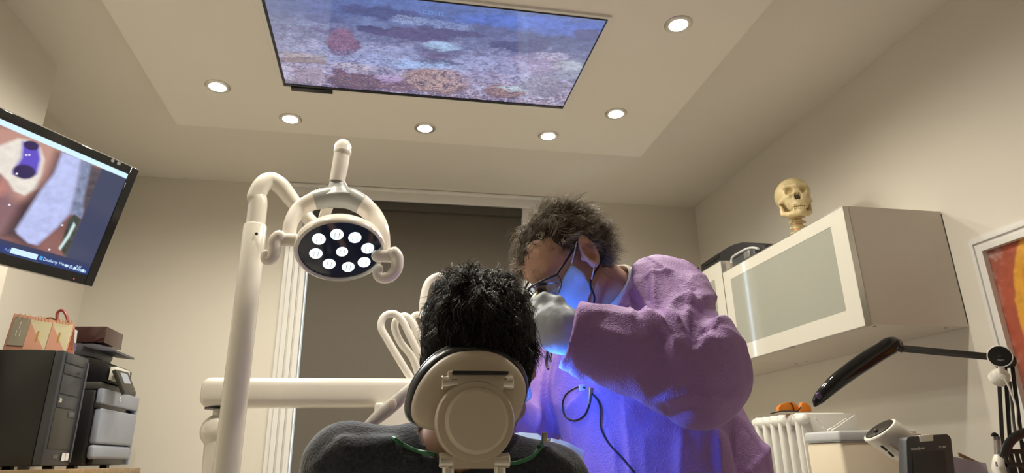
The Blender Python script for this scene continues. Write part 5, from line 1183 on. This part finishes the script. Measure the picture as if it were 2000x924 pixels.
obj('paper', grid_sheet(bibfn, 37, 25, (0, 0.0, 0.0012)), 'bib', bib)

# ------------------------------------------------------------------ the dental chair
ch = thing('dental_chair', (nb[0], 1.35, 0), 'beige dental chair with a round-jointed headrest, seen from behind', 'chair')
HY = 0.905
hr_px = [(915, 683), (880, 690), (845, 714), (817, 752), (804, 792), (808, 820), (830, 836), (872, 842), (920, 844), (968, 841), (1003, 831), (1022, 800), (1031, 760), (1020, 726), (990, 697), (955, 684)]
hc = np.mean([at(x, y, HY) for x, y in hr_px], 0)
outl = spline([at(x, y, HY) for x, y in hr_px], 4, True)
def dished(outline, c, rings):
    """closed shell: rings of (scale, depth) from the outline"""
    V, Fc = [], []; n = len(outline)
    for s, d, dz in rings:
        for p in outline: q = c+(p-c)*s; V.append([q[0], q[1]+d, q[2]+dz])
    for i in range(len(rings)-1):
        for k in range(n): Fc.append([i*n+k, i*n+(k+1) % n, (i+1)*n+(k+1) % n, (i+1)*n+k])
    Fc += [list(range(n))[::-1], [(len(rings)-1)*n+k for k in range(n)]]
    return np.array(V), Fc
head_rest = obj('headrest_shell', dished(outl, hc, [(0.30, -0.010, 0), (0.70, -0.007, 0), (0.92, 0.0, 0), (0.985, 0.006, 0), (1.0, 0.014, 0), (0.98, 0.020, 0)]), 'beige', ch)
obj('headrest_cushion', dished(outl, hc, [(0.97, 0.014, 0.003), (1.04, 0.018, 0.005), (1.085, 0.030, 0.008), (1.08, 0.046, 0.010), (0.95, 0.060, 0.008), (0.5, 0.040, 0.0)]), 'vinyl', ch)
obj('cushion_piping', tube([np.array([hc[0]+(p[0]-hc[0])*1.085, p[1]+0.036, hc[2]+(p[2]-hc[2])*1.085+0.0088]) for p in outl], 0.0022, 6, True), 'box_grey', ch)
BY_ = HY-0.032
obj('bracket_top', prism([at(x, y, BY_) for x, y in ((893, 727), (985, 727), (985, 752), (981, 772), (996, 800), (862, 800), (904, 772), (893, 752))], (0, 0.024, 0), 0.004), 'beige', ch)
bp_ = at(929, 822, BY_)
obj('joint_disc', lathe([(0.052, -0.02), (0.0525, 0.0), (0.050, 0.006), (0.046, 0.007)], bp_+[0, 0.004, 0], (0, -1, 0), 48), 'beige', ch)
obj('joint_cap', lathe([(0.042, 0.0), (0.0415, 0.008), (0.037, 0.0125), (0.015, 0.014), (0.001, 0.014)], bp_+[0.001, 0.002, 0], (0, -1, 0), 48), 'beige2', ch)
obj('bracket_foot', prism([at(x, y, BY_) for x, y in ((872, 850), (988, 850), (972, 880), (966, 916), (884, 916), (884, 880))], (0, 0.024, 0), 0.004), 'beige', ch)
obj('slot', box(at(938, 729, BY_-0.001), (0.075, 0.012, 0.005), 0.001), 'black', ch)
for (x0, x1, y) in ((864, 900, 748), (970, 999, 748), (859, 890, 900), (960, 992, 900)):
    pn = [at(x0, y, BY_+0.012), at(x1, y, BY_+0.012)]; out = -1 if x0 < 900 else 1
    pb_ = obj('hinge_pin', tube(pn, 0.0098, 20, round_ends=False), 'chrome', ch)
    e_ = pn[0] if out < 0 else pn[1]
    obj('pin_end', lathe([(0.0100, -0.004), (0.0105, 0.0), (0.0095, 0.0015), (0.004, 0.002)], e_, (out, 0, 0), 20), 'chrome', pb_)
for x0, x1 in ((880, 902), (966, 985)):
    obj('pin_lug', prism([at(x0-4, 724, BY_+0.002), at(x1+4, 724, BY_+0.002), at(x1+4, 742, BY_+0.002), at(x0-4, 742, BY_+0.002)], (0, 0.03, 0), 0.003), 'beige', ch)
for x in (876, 976):
    a = at(x, 900, BY_+0.014); obj('support_rod', tube([a, np.array([a[0], a[1]+0.03, 0.80])], 0.0085, 14), 'chrome', ch)
bkx = nb[0]
obj('backrest', [box((bkx, 0.985, 0.78), (0.36, 0.06, 0.44), 0.03, 4)], 'vinyl', ch); obj('backrest_shell', box((bkx, 0.945, 0.76), (0.34, 0.03, 0.42), 0.014, 4), 'beige', ch)
obj('seat', box((bkx, 1.42, 0.50), (0.50, 0.80, 0.08), 0.035, 4), 'vinyl', ch); obj('seat_shell', box((bkx, 1.40, 0.44), (0.46, 0.76, 0.06), 0.025, 4), 'beige', ch)
obj('leg_rest', prism([(bkx-0.21, 1.80, 0.53), (bkx-0.21, 2.10, 0.16), (bkx-0.21, 2.05, 0.12), (bkx-0.21, 1.75, 0.47)], (0.42, 0, 0), 0.015), 'vinyl', ch)
obj('backrest_hinge', box((bkx, 1.00, 0.52), (0.30, 0.08, 0.16), 0.02, 3), 'beige', ch)
obj('column', box((bkx, 1.35, 0.23), (0.22, 0.36, 0.40), 0.04, 4), 'beige2', ch); obj('base_plate', box((bkx, 1.35, 0.02), (0.55, 0.80, 0.04), 0.015, 3), 'beige2', ch)

# ------------------------------------------------------------------ the dentist
DC = at(1103, 515, 1.345)
dfw = nrm((-0.68, -0.14, -0.71)); dup_ = np.array([-0.64, -0.20, 0.70]); dup_ = nrm(dup_-dup_.dot(dfw)*dfw); dlf = np.cross(dup_, dfw); dlf = nrm(dlf)
DR = np.stack([-dlf if False else dlf, dfw, dup_], 1); DS = 0.97
def dl_(x, y, z): return DC+DR@(np.array([x, y, z])*DS)
N0 = at(1226, 596, 1.40)
sL, eL, wL = at(1290, 586, 1.335), at(1360, 733, 1.150), at(1113, 654, 1.190)
sR, eR, wR = at(1110, 668, 1.66), at(1022, 850, 1.60), at(962, 800, 1.40)
chest, belly, skirt = at(1225, 735, 1.50), at(1305, 915, 1.48), at(1335, 1120, 1.46)
def dentist_body(P):
    d = head_sd(P, DC, DR, DS, 0.010, 1.15)
    d = smin(d, sd_cap(P, dl_(0, -0.035, -0.060), N0, 0.052, 0.058), 0.03)
    t = smin(sd_ell(P, chest, (0.15, 0.12, 0.21)), sd_ell(P, belly, (0.16, 0.14, 0.22)), 0.08)
    t = smin(t, sd_cap(P, sL, sR, 0.05), 0.06)
    t = smin(t, chain(P, [sL, eL, wL], [0.052, 0.042, 0.028], 0.02), 0.03); t = smin(t, chain(P, [sR, eR, wR], [0.050, 0.042, 0.028], 0.02), 0.03)
    for sx, dy in ((-1, 0.10), (1, -0.08)):
        hp0 = np.array([0.74+0.03*sx, 1.50+dy, 0.88]); t = smin(t, chain(P, [hp0, hp0+[0.02, 0, -0.42], hp0+[0.03, 0, -0.80]], [0.085, 0.06, 0.045], 0.03), 0.05)
    return smin(d, t, 0.02)
den = thing('person', (0.76, 1.50, 0.0), 'dentist in a purple gown, blue mask and loupes leaning over the patient', 'person')
def gown_sd(P):
    t = smin(sd_ell(P, chest, (0.180, 0.150, 0.23)), sd_ell(P, belly, (0.212, 0.170, 0.25)), 0.10)
    t = smin(t, sd_ell(P, skirt, (0.235, 0.200, 0.32)), 0.10)
    t = smin(t, sd_cap(P, at(1228, 604, 1.43), at(1275, 590, 1.37), 0.082, 0.094), 0.05)
    t = smin(t, sd_cap(P, N0+[0, 0.02, -0.02], sR, 0.08, 0.078), 0.05)
    arm = smin(sd_cap(P, sL, eL, 0.100, 0.088), sd_cap(P, eL, wL-0.12*(eL-wL)/np.linalg.norm(eL-wL), 0.086, 0.060), 0.03)
    arm = smax(arm, (P-wL)@nrm(wL-eL)-0.002, 0.004)
    ax0 = nrm(eL-wL); arm = smax(arm, -sd_cap(P, wL-ax0*0.05, wL+ax0*0.05, 0.054, 0.046), 0.003)
    t = smin(t, arm, 0.022)
    ra_ = smin(sd_cap(P, sR, eR, 0.078, 0.072), sd_cap(P, eR, wR, 0.070, 0.052), 0.03)
    t = smin(t, ra_, 0.03)
    t = smax(t, -sd_cap(P, N0, dl_(0, -0.035, -0.06), 0.083, 0.088), 0.008)
    return t
GF = [  # folds: points on the gown as seen in the photo, height, gentle width, steep width, +1/-1 which side is steep
    ([(1196, 540), (1212, 580), (1228, 625)], 0.010, 0.020, 0.006, 1), ([(1240, 520), (1252, 575), (1258, 625)], 0.014, 0.018, 0.006, 1), ([(1275, 520), (1282, 570), (1284, 618)], 0.013, 0.020, 0.006, -1),
    ([(1228, 545), (1240, 590), (1244, 625)], -0.008, 0.010, 0.008, 1), ([(1266, 545), (1270, 590), (1272, 625)], -0.012, 0.009, 0.006, 1),
    ([(1296, 626), (1318, 606), (1343, 586)], 0.016, 0.022, 0.006, -1), ([(1343, 586), (1378, 588), (1410, 590)], 0.010, 0.030, 0.008, 1), ([(1343, 588), (1344, 606), (1342, 628)], 0.010, 0.014, 0.005, 1),
    ([(1344, 624), (1390, 642), (1446, 661)], 0.022, 0.034, 0.007, -1), ([(1344, 640), (1390, 655), (1440, 668)], -0.014, 0.012, 0.010, 1), ([(1362, 668), (1400, 678), (1448, 682)], 0.008, 0.022, 0.010, 1),
    ([(1255, 622), (1284, 640), (1307, 666)], 0.016, 0.022, 0.006, -1), ([(1270, 650), (1290, 664), (1303, 676)], -0.008, 0.012, 0.008, 1), ([(1300, 626), (1334, 655), (1362, 704)], 0.016, 0.026, 0.006, -1), ([(1322, 645), (1344, 672), (1358, 705)], -0.010, 0.012, 0.008, 1),
    ([(1307, 666), (1312, 690), (1322, 720)], 0.008, 0.03, 0.010, 1), ([(1362, 704), (1372, 730), (1380, 760)], 0.007, 0.03, 0.012, 1),
    ([(1175, 650), (1230, 664), (1275, 690)], 0.006, 0.030, 0.012, 1), ([(1295, 778), (1345, 766), (1400, 772)], 0.008, 0.024, 0.008, -1), ([(1270, 800), (1330, 806), (1380, 800)], -0.008, 0.016, 0.012, 1), ([(1258, 505), (1300, 530), (1335, 575)], 0.004, 0.020, 0.003, 1),
    ([(1130, 620), (1180, 612), (1240, 630)], 0.005, 0.03, 0.012, 1), ([(1300, 520), (1350, 545), (1395, 575)], 0.007, 0.030, 0.012, -1),
    ([(1465, 820), (1490, 880), (1515, 950)], 0.010, 0.03, 0.010, 1), ([(1398, 840), (1400, 890), (1405, 950)], 0.010, 0.026, 0.006, 1), ([(1430, 840), (1440, 890), (1450, 950)], -0.010, 0.016, 0.012, 1), ([(1330, 845), (1325, 890), (1325, 950)], 0.012, 0.03, 0.010, 1),
    ([(1119, 700), (1117, 780), (1119, 860), (1125, 950)], 0.006, 0.030, 0.003, 1), ([(1085, 700), (1080, 780), (1082, 840)], 0.007, 0.016, 0.006, -1), ([(1216, 790), (1222, 830), (1230, 930)], 0.009, 0.026, 0.004, 1), ([(1062, 720), (1052, 780), (1045, 830)], 0.008, 0.02, 0.008, 1), ([(1180, 830), (1200, 880), (1205, 950)], 0.006, 0.02, 0.010, -1)]
def fold_disp(V, N):
    D = np.zeros(len(V))
    for pts, amp, w1, w2, sd in GF:
        hp_ = np.array([march(gown_sd, x, y, 0.8) for x, y in pts]); hp_ = spline(hp_, 5); reach = max(w1, w2)*4
        m = np.nonzero(((V > hp_.min(0)-reach) & (V < hp_.max(0)+reach)).all(1))[0]
        if not len(m): continue
        P = V[m]; best = np.full(len(m), 9.0); s_ = np.zeros(len(m)); t_ = np.zeros(len(m)); n = len(hp_)-1
        for i in range(n):
            a, b = hp_[i], hp_[i+1]; e = b-a; t = np.clip(((P-a)@e)/(e@e), 0, 1); r = P-a-t[:, None]*e; d = np.linalg.norm(r, axis=1)
            k = d < best; best[k] = d[k]; t_[k] = (i+t[k])/n; s_[k] = (np.cross(np.broadcast_to(e, r.shape), N[m])*r).sum(1)[k]
        w = np.where(s_*sd > 0, w2, w1); prof = np.exp(-(best/w)**1.15)
        D[m] += 1.35*amp*prof*np.clip(np.sin(np.clip(t_*0.9+0.05, 0, 1)*math.pi), 0, 1)**0.6
    return D
gown2 = gown_sd
V, Q = nets(gown_sd, (0.16, 0.98, 0.50), (1.14, 1.90, 1.66), 0.0046)
N_ = vert_normals(V, Q)
big = fbm(V[:, 0]*9, V[:, 1]*9, V[:, 2]*5, 23, 2)-0.37
rdg = 0.30-np.abs(fbm(V[:, 0]*11+2*big, V[:, 1]*11, V[:, 2]*8+2*big, 33, 2)-0.37)*1.9
V = V+N_*(big*0.014+np.clip(rdg, 0, 1)**1.5*0.030+fold_disp(V, N_))[:, None]; V = relax(V, Q, 1)
obj('gown', (V, Q), 'gown', den, ang=180)
VB, QB = nets(dentist_body, DC-np.array([0.19, 0.20, 0.19]), DC+np.array([0.22, 0.22, 0.16]), 0.0034)
VT, QT = nets(lambda P: dentist_body(P), (0.30, 1.00, 0.03), (1.02, 1.80, 1.30), 0.014)
obj('body', [(VB, QB), (VT, QT)], 'skin', den, ang=180)
for sx, dy in ((-1, 0.10), (1, -0.08)):
    hp0 = np.array([0.74+0.03*sx, 1.50+dy, 0.88])
    obj('trouser_leg', tube([hp0, hp0+[0.02, 0, -0.42], hp0+[0.03, 0, -0.78]], [0.11, 0.085, 0.075], 20), 'trouser', den)
    f_ = hp0+[0.03, 0, -0.84]; obj('shoe', nets(lambda P: smax(smin(sd_cap(P, f_, f_+[-0.15, -0.04, 0], 0.050, 0.042), sd_ell(P, f_+[0, 0, 0.04], (0.06, 0.05, 0.05)), 0.02), -(P[..., 2]-0.001), 0.004), f_-[0.26, 0.12, 0.08], f_+[0.1, 0.1, 0.12], 0.009), 'black_matte', den, ang=180)
# white collar under the gown
nax = nrm(dl_(0, -0.035, -0.06)-N0); ccn = N0+nax*0.030
obj('collar', [lathe([(0.080, -0.04), (0.078, 0.0), (0.0700, 0.034), (0.065, 0.036), (0.0680, 0.0), (0.070, -0.04)], ccn, nax, 40)], 'white_cloth', den)
# hair
def d_hairmask(q):
    """>0 where hair grows; q in head coordinates"""
    x, y, z = q[..., 0], q[..., 1], q[..., 2]
    front = 0.050-0.036*np.clip((x-0.034)/0.03, -1, 1)-0.0*x   # receding over the left temple, longer on the right
    top = np.minimum(front-y, z-0.040)
    side = np.minimum(0.022-y+0.0*z, z-0.030)
    back = np.minimum(-0.030-y, z+0.062)
    return np.maximum(np.maximum(top, side), back)
def d_cap(P):
    q = ((P-DC) @ DR)/DS; d = sd_ell(q, (0, -0.020, 0.033), (0.083, 0.105, 0.095))
    d = smin(d, sd_ell(q, (0, -0.055, -0.020), (0.064, 0.055, 0.060)), 0.03)
    return smax(d, -d_hairmask(q), 0.012)*DS
V, Q = nets(d_cap, DC-0.17, DC+0.17, 0.0045); N_ = vert_normals(V, Q)
V = V+N_*((fbm(V[:, 0]*50, V[:, 1]*50, V[:, 2]*50, 15, 3)-0.45)*0.016)[:, None]
dh = obj('hair', (V, Q), 'hair_cap_brown', den, ang=180)
for nm, cnt, mt, rad_, ln in (('strands', 620, 'hair_brown', 0.00065, 0.042), ('grey_strands', 420, 'hair_grey', 0.0006, 0.046)):
    sel = RNG.choice(len(V), cnt); rt_, nn_ = V[sel], N_[sel]
    ql = ((rt_-DC) @ DR)/DS
    fl = np.stack([np.sign(ql[:, 0])*0.35, -0.65+1.5*np.clip((-ql[:, 0]-0.0)/0.05, 0, 1)*(ql[:, 1] > -0.02), -0.25+0*ql[:, 0]], 1) @ DR.T
    dr = nn_*0.30+fl*0.7+RNG.normal(size=rt_.shape)*0.20+1.5*(np.stack([fbm(rt_[:, 0]*22, rt_[:, 1]*22, rt_[:, 2]*22, s_, 2) for s_ in (1, 2, 3)], 1)-0.37)
    dr /= np.linalg.norm(dr, axis=1)[:, None]
    obj(nm, strands(rt_-nn_*0.003, dr, ln, 6, 0.0070, rad_, 0.05, nn_*0.5, 5.0, 9, 0.0030), mt, dh, ang=180)
# mask
def mask_sd(P):
    q = ((P-DC) @ DR)/DS; h = head_sd(P, DC, DR, DS)/DS
    big = smin(h, sd_ell(q, (0, 0.070, -0.055), (0.046, 0.052, 0.060)), 0.03)
    sh = np.maximum(big-0.0085, -(big-0.0035))
    reg = np.maximum(np.maximum(-(q[..., 1]-0.030-0.10*(q[..., 2]+0.02)), q[..., 2]-0.004+0.35*(q[..., 1]-0.03)-0.5*np.clip(q[..., 1]-0.085, 0, 1)), -(q[..., 2]+0.062+0.55*(q[..., 1]-0.02)))
    return np.maximum(sh, reg)*DS
V, Q = nets(mask_sd, DC-0.16, DC+0.16, 0.0022)
q = ((V-DC) @ DR)/DS; N_ = vert_normals(V, Q); V = V+N_*(0.0014*np.abs(np.sin((q[:, 2]+0.012)*95.0)))[:, None]
mk = obj('face_mask', (V, Q), 'mask', den, ang=180)
for z, zz, y0 in ((0.002, 0.034, 0.032), (-0.058, -0.028, 0.026)):
    obj('ear_loop', tube(spline([dl_(0.070, y0, z), dl_(0.086, y0*0.6, (z+zz)/2), dl_(0.092, -0.004, zz)], 6), 0.0014, 6), 'white_cloth', mk)
# loupes
gs = obj('loupe_frame', [tube(spline([dl_(0.088, -0.012, 0.030), dl_(0.084, 0.030, 0.022), dl_(0.074, 0.080, 0.012)], 6), 0.0026, 8), tube(spline([dl_(-0.088, -0.012, 0.030), dl_(-0.084, 0.030, 0.022), dl_(-0.074, 0.080, 0.012)], 6), 0.0026, 8), tube(spline([dl_(0.074, 0.080, 0.012), dl_(0.050, 0.108, 0.022), dl_(0.014, 0.118, 0.022), dl_(0, 0.118, 0.016), dl_(-0.014, 0.118, 0.022), dl_(-0.050, 0.108, 0.022), dl_(-0.074, 0.080, 0.012)], 6), 0.0024, 8)], 'black', den)
for sx in (1, -1):
    ln_ = [dl_(sx*a, b, z) for a, b, z in ((0.074, 0.081, 0.012), (0.050, 0.109, 0.022), (0.014, 0.119, 0.022), (0.010, 0.117, -0.010), (0.030, 0.112, -0.028), (0.058, 0.100, -0.024), (0.074, 0.082, -0.008))]
    obj('lens', prism(ln_, DR@np.array([0, 0.0015, 0])), 'lens', gs, False)
    obj('lens_rim', tube(spline(ln_, 4, True), 0.0009, 6, True), 'black', gs)
    b0_, b1_ = dl_(sx*0.032, 0.108, 0.000), dl_(sx*0.026, 0.160, -0.014); bx_ = nrm(b1_-b0_)
    tb = obj('loupe_barrel', lathe([(0.011, 0.0), (0.011, 0.012), (0.0135, 0.014), (0.0145, 0.040), (0.0140, 0.048), (0.011, 0.049)], b0_, bx_, 28), 'loupe_gold', gs)
    obj('barrel_ring', [lathe([(0.0118, 0.0), (0.0122, 0.012)], b0_, bx_, 24), lathe([(0.0152, 0.036), (0.0152, 0.041)], b0_, bx_, 28)], 'black', tb)
obj('head_strap', tube(spline([dl_(0.090, -0.014, 0.030), dl_(0.094, -0.038, 0.014), dl_(0.090, -0.050, 0.002)], 6), 0.0035, 8), 'cable', gs)
obj('strap_buckle', ball(dl_(0.086, -0.058, 0.026), (0.010, 0.008, 0.008)), 'black', gs)
def on_gown(x, y, off=0.004):
    p = march(gown2, x, y, 0.8); return p+normal_of(gown2, p)*off
cb0 = dl_(0.094, -0.034, 0.012)
obj('light_cable', tube(spline([cb0, dl_(0.092, -0.045, -0.03), at(1154, 548, 1.28), at(1161, 580, 1.29), at(1158, 604, 1.30)], 7), 0.0022, 8), 'cable', gs)
# snap button, clip and cable on the gown front
lc = obj('battery_cable', tube(spline([on_gown(x, y, 0.006) for x, y in ((1145, 758), (1130, 757), (1110, 770), (1103, 790), (1108, 812), (1125, 821), (1143, 813), (1152, 795), (1155, 780))]+[], 7), 0.0020, 8), 'cable', den)
obj('cable_tail', tube(spline([on_gown(x, y, 0.006) for x, y in ((1152, 764), (1168, 780), (1175, 800), (1176, 835), (1190, 865), (1215, 893), (1240, 924), (1252, 945))], 6), 0.0020, 8), 'cable', lc)
obj('cable_plug', tube([on_gown(1153, 790, 0.008), on_gown(1157, 758, 0.010)], [0.003, 0.0045], 10), 'steel', lc)
obj('clip', box(on_gown(1140, 758, 0.006), (0.014, 0.006, 0.014), 0.002), 'white_plastic', lc)
pbn = march(gown2, 1112, 798, 0.8); obj('snap_button', lathe([(0.005, -0.002), (0.005, 0.002), (0.003, 0.003)], pbn, normal_of(gown2, pbn), 16), 'white_plastic', den)
for P in ([(1068, 672), (1070, 690), (1068, 712), (1074, 722)], [(1080, 674), (1078, 692), (1082, 705), (1076, 704), (1078, 692)]):
    obj('gown_tie', tube(spline([on_gown(x, y, 0.004) for x, y in P], 5), 0.0028, 8), 'cable', den)
# gloved left hand, fingers closed on the instrument
hw = at(1124, 656, 1.192); hk = at(1064, 636, 1.205)
hh = nrm(hk-hw); hb = np.array([0.1, -0.25, 1.0]); hb = nrm(hb-hb.dot(hh)*hh); ht = np.cross(hh, hb)          # along, towards the index side, thickness
if ht[1] < 0: ht = -ht
HL = np.linalg.norm(hk-hw)
def H(a, b, c): return hw+hh*a+hb*b+ht*c
FING = []
for i, (off, l1, l2, l3, r) in enumerate(((0.030, 0.040, 0.026, 0.021, 0.0098), (0.010, 0.043, 0.029, 0.022, 0.0100), (-0.010, 0.040, 0.027, 0.021, 0.0096), (-0.029, 0.032, 0.021, 0.018, 0.0086))):
    k = H(HL+0.004-0.006*abs(i-1.2), off, 0.004); d1 = nrm(hh*0.75+ht*0.62-hb*0.10); d2 = nrm(hh*0.10+ht*0.92-hb*0.25); d3 = nrm(-hh*0.55+ht*0.70-hb*0.25)
    p1 = k+d1*l1; p2 = p1+d2*l2; p3 = p2+d3*l3; FING.append((H(HL*0.55, off*0.8, 0), k, p1, p2, p3, r))
th0, th1, th2, th3 = H(0.025, 0.026, 0.010), H(0.052, 0.050, 0.018), H(0.080, 0.050, 0.030), H(0.100, 0.036, 0.044)
def glove_sd(P):
    Rg = np.stack([hh, hb, ht], 1)
    d = sd_ell(P, H(HL*0.60, 0.0, 0.0), (0.052, 0.043, 0.022), Rg)
    d = smin(d, sd_cap(P, hw-hh*0.05, H(0.02, 0, 0), 0.034, 0.030), 0.03)
    d = smin(d, sd_ell(P, H(0.030, 0.022, 0.012), (0.030, 0.020, 0.020), Rg), 0.02)
    for r0, k, p1, p2, p3, r in FING: d = smin(d, chain(P, [r0, k, p1, p2, p3], [r*1.0, r*1.06, r*1.02, r*0.95, r*0.82], 0.005), 0.009)
    return smin(d, chain(P, [th0, th1, th2, th3], [0.016, 0.0135, 0.0115, 0.0095], 0.006), 0.012)
V, Q = nets(glove_sd, np.minimum(hw, hk)-0.11, np.maximum(hw, hk)+0.12, 0.0027)
N_ = vert_normals(V, Q); V = V+N_*((fbm(V[:, 0]*70, V[:, 1]*70, V[:, 2]*70, 8, 2)-0.37)*0.0030)[:, None]
obj('glove', (V, Q), 'glove', den, ang=180)
# right hand, hidden behind the patient, holding the curing light
hw2 = wR; tip = np.array([0.262, 1.235, 1.245]); g0 = wR+nrm(tip-wR)*0.06
gh = nrm(tip-wR); gb = nrm(np.cross(gh, (0, 0, 1))); gt = np.cross(gh, gb)
def glove2_sd(P):
    R2 = np.stack([gh, gb, gt], 1); d = sd_ell(P, wR+gh*0.055, (0.050, 0.040, 0.022), R2); d = smin(d, sd_cap(P, wR-gh*0.05, wR+gh*0.02, 0.034, 0.030), 0.03)
    for off, ln2 in ((-0.028, 0.03), (-0.009, 0.036), (0.010, 0.036), (0.028, 0.032)):
        k = wR+gh*0.092+gb*off; a = k+gh*ln2*0.6-gt*ln2*0.6; b = a-gt*0.02-gh*0.012; d = smin(d, chain(P, [wR+gh*0.05+gb*off*0.8, k, a, b], [0.010, 0.011, 0.0095, 0.0085], 0.004), 0.006)
    return smin(d, chain(P, [wR+gh*0.03-gb*0.03, wR+gh*0.06-gb*0.052-gt*0.012, wR+gh*0.09-gb*0.040-gt*0.025], [0.015, 0.012, 0.010], 0.006), 0.012)
obj('glove', nets(glove2_sd, wR-0.15, wR+0.17, 0.0036), 'glove', den, ang=180)
cu = thing('curing_light', tip, 'blue glowing work light in the dentist\'s hidden hand, behind the patient\'s head', 'curing light')
obj('handle', tube([wR+gh*0.02-gt*0.030, wR+gh*0.11-gt*0.030], [0.012, 0.012], 16, round_ends=True), 'white_plastic', cu)
obj('nozzle', tube([wR+gh*0.11-gt*0.030, tip-gh*0.012, tip], [0.008, 0.006, 0.007], 14), 'black_gloss', cu)
obj('glowing_tip', ball(tip, 0.0075), 'blue_glow', cu)
LB_ = bpy.data.lights.new('blue_beam', 'SPOT'); LB_.energy = BLUE_W; LB_.color = (0.04, 0.22, 1.0); LB_.shadow_soft_size = 0.015; LB_.spot_size = math.radians(165); LB_.spot_blend = 0.6
lo = bpy.data.objects.new('blue_beam', LB_); COL.objects.link(lo); lo.parent = cu; lo.location = (0.014, 0.0, 0.0); lo.rotation_euler = Vector((1.0, 0.25, 0.0)).to_track_quat('-Z', 'Y').to_euler()
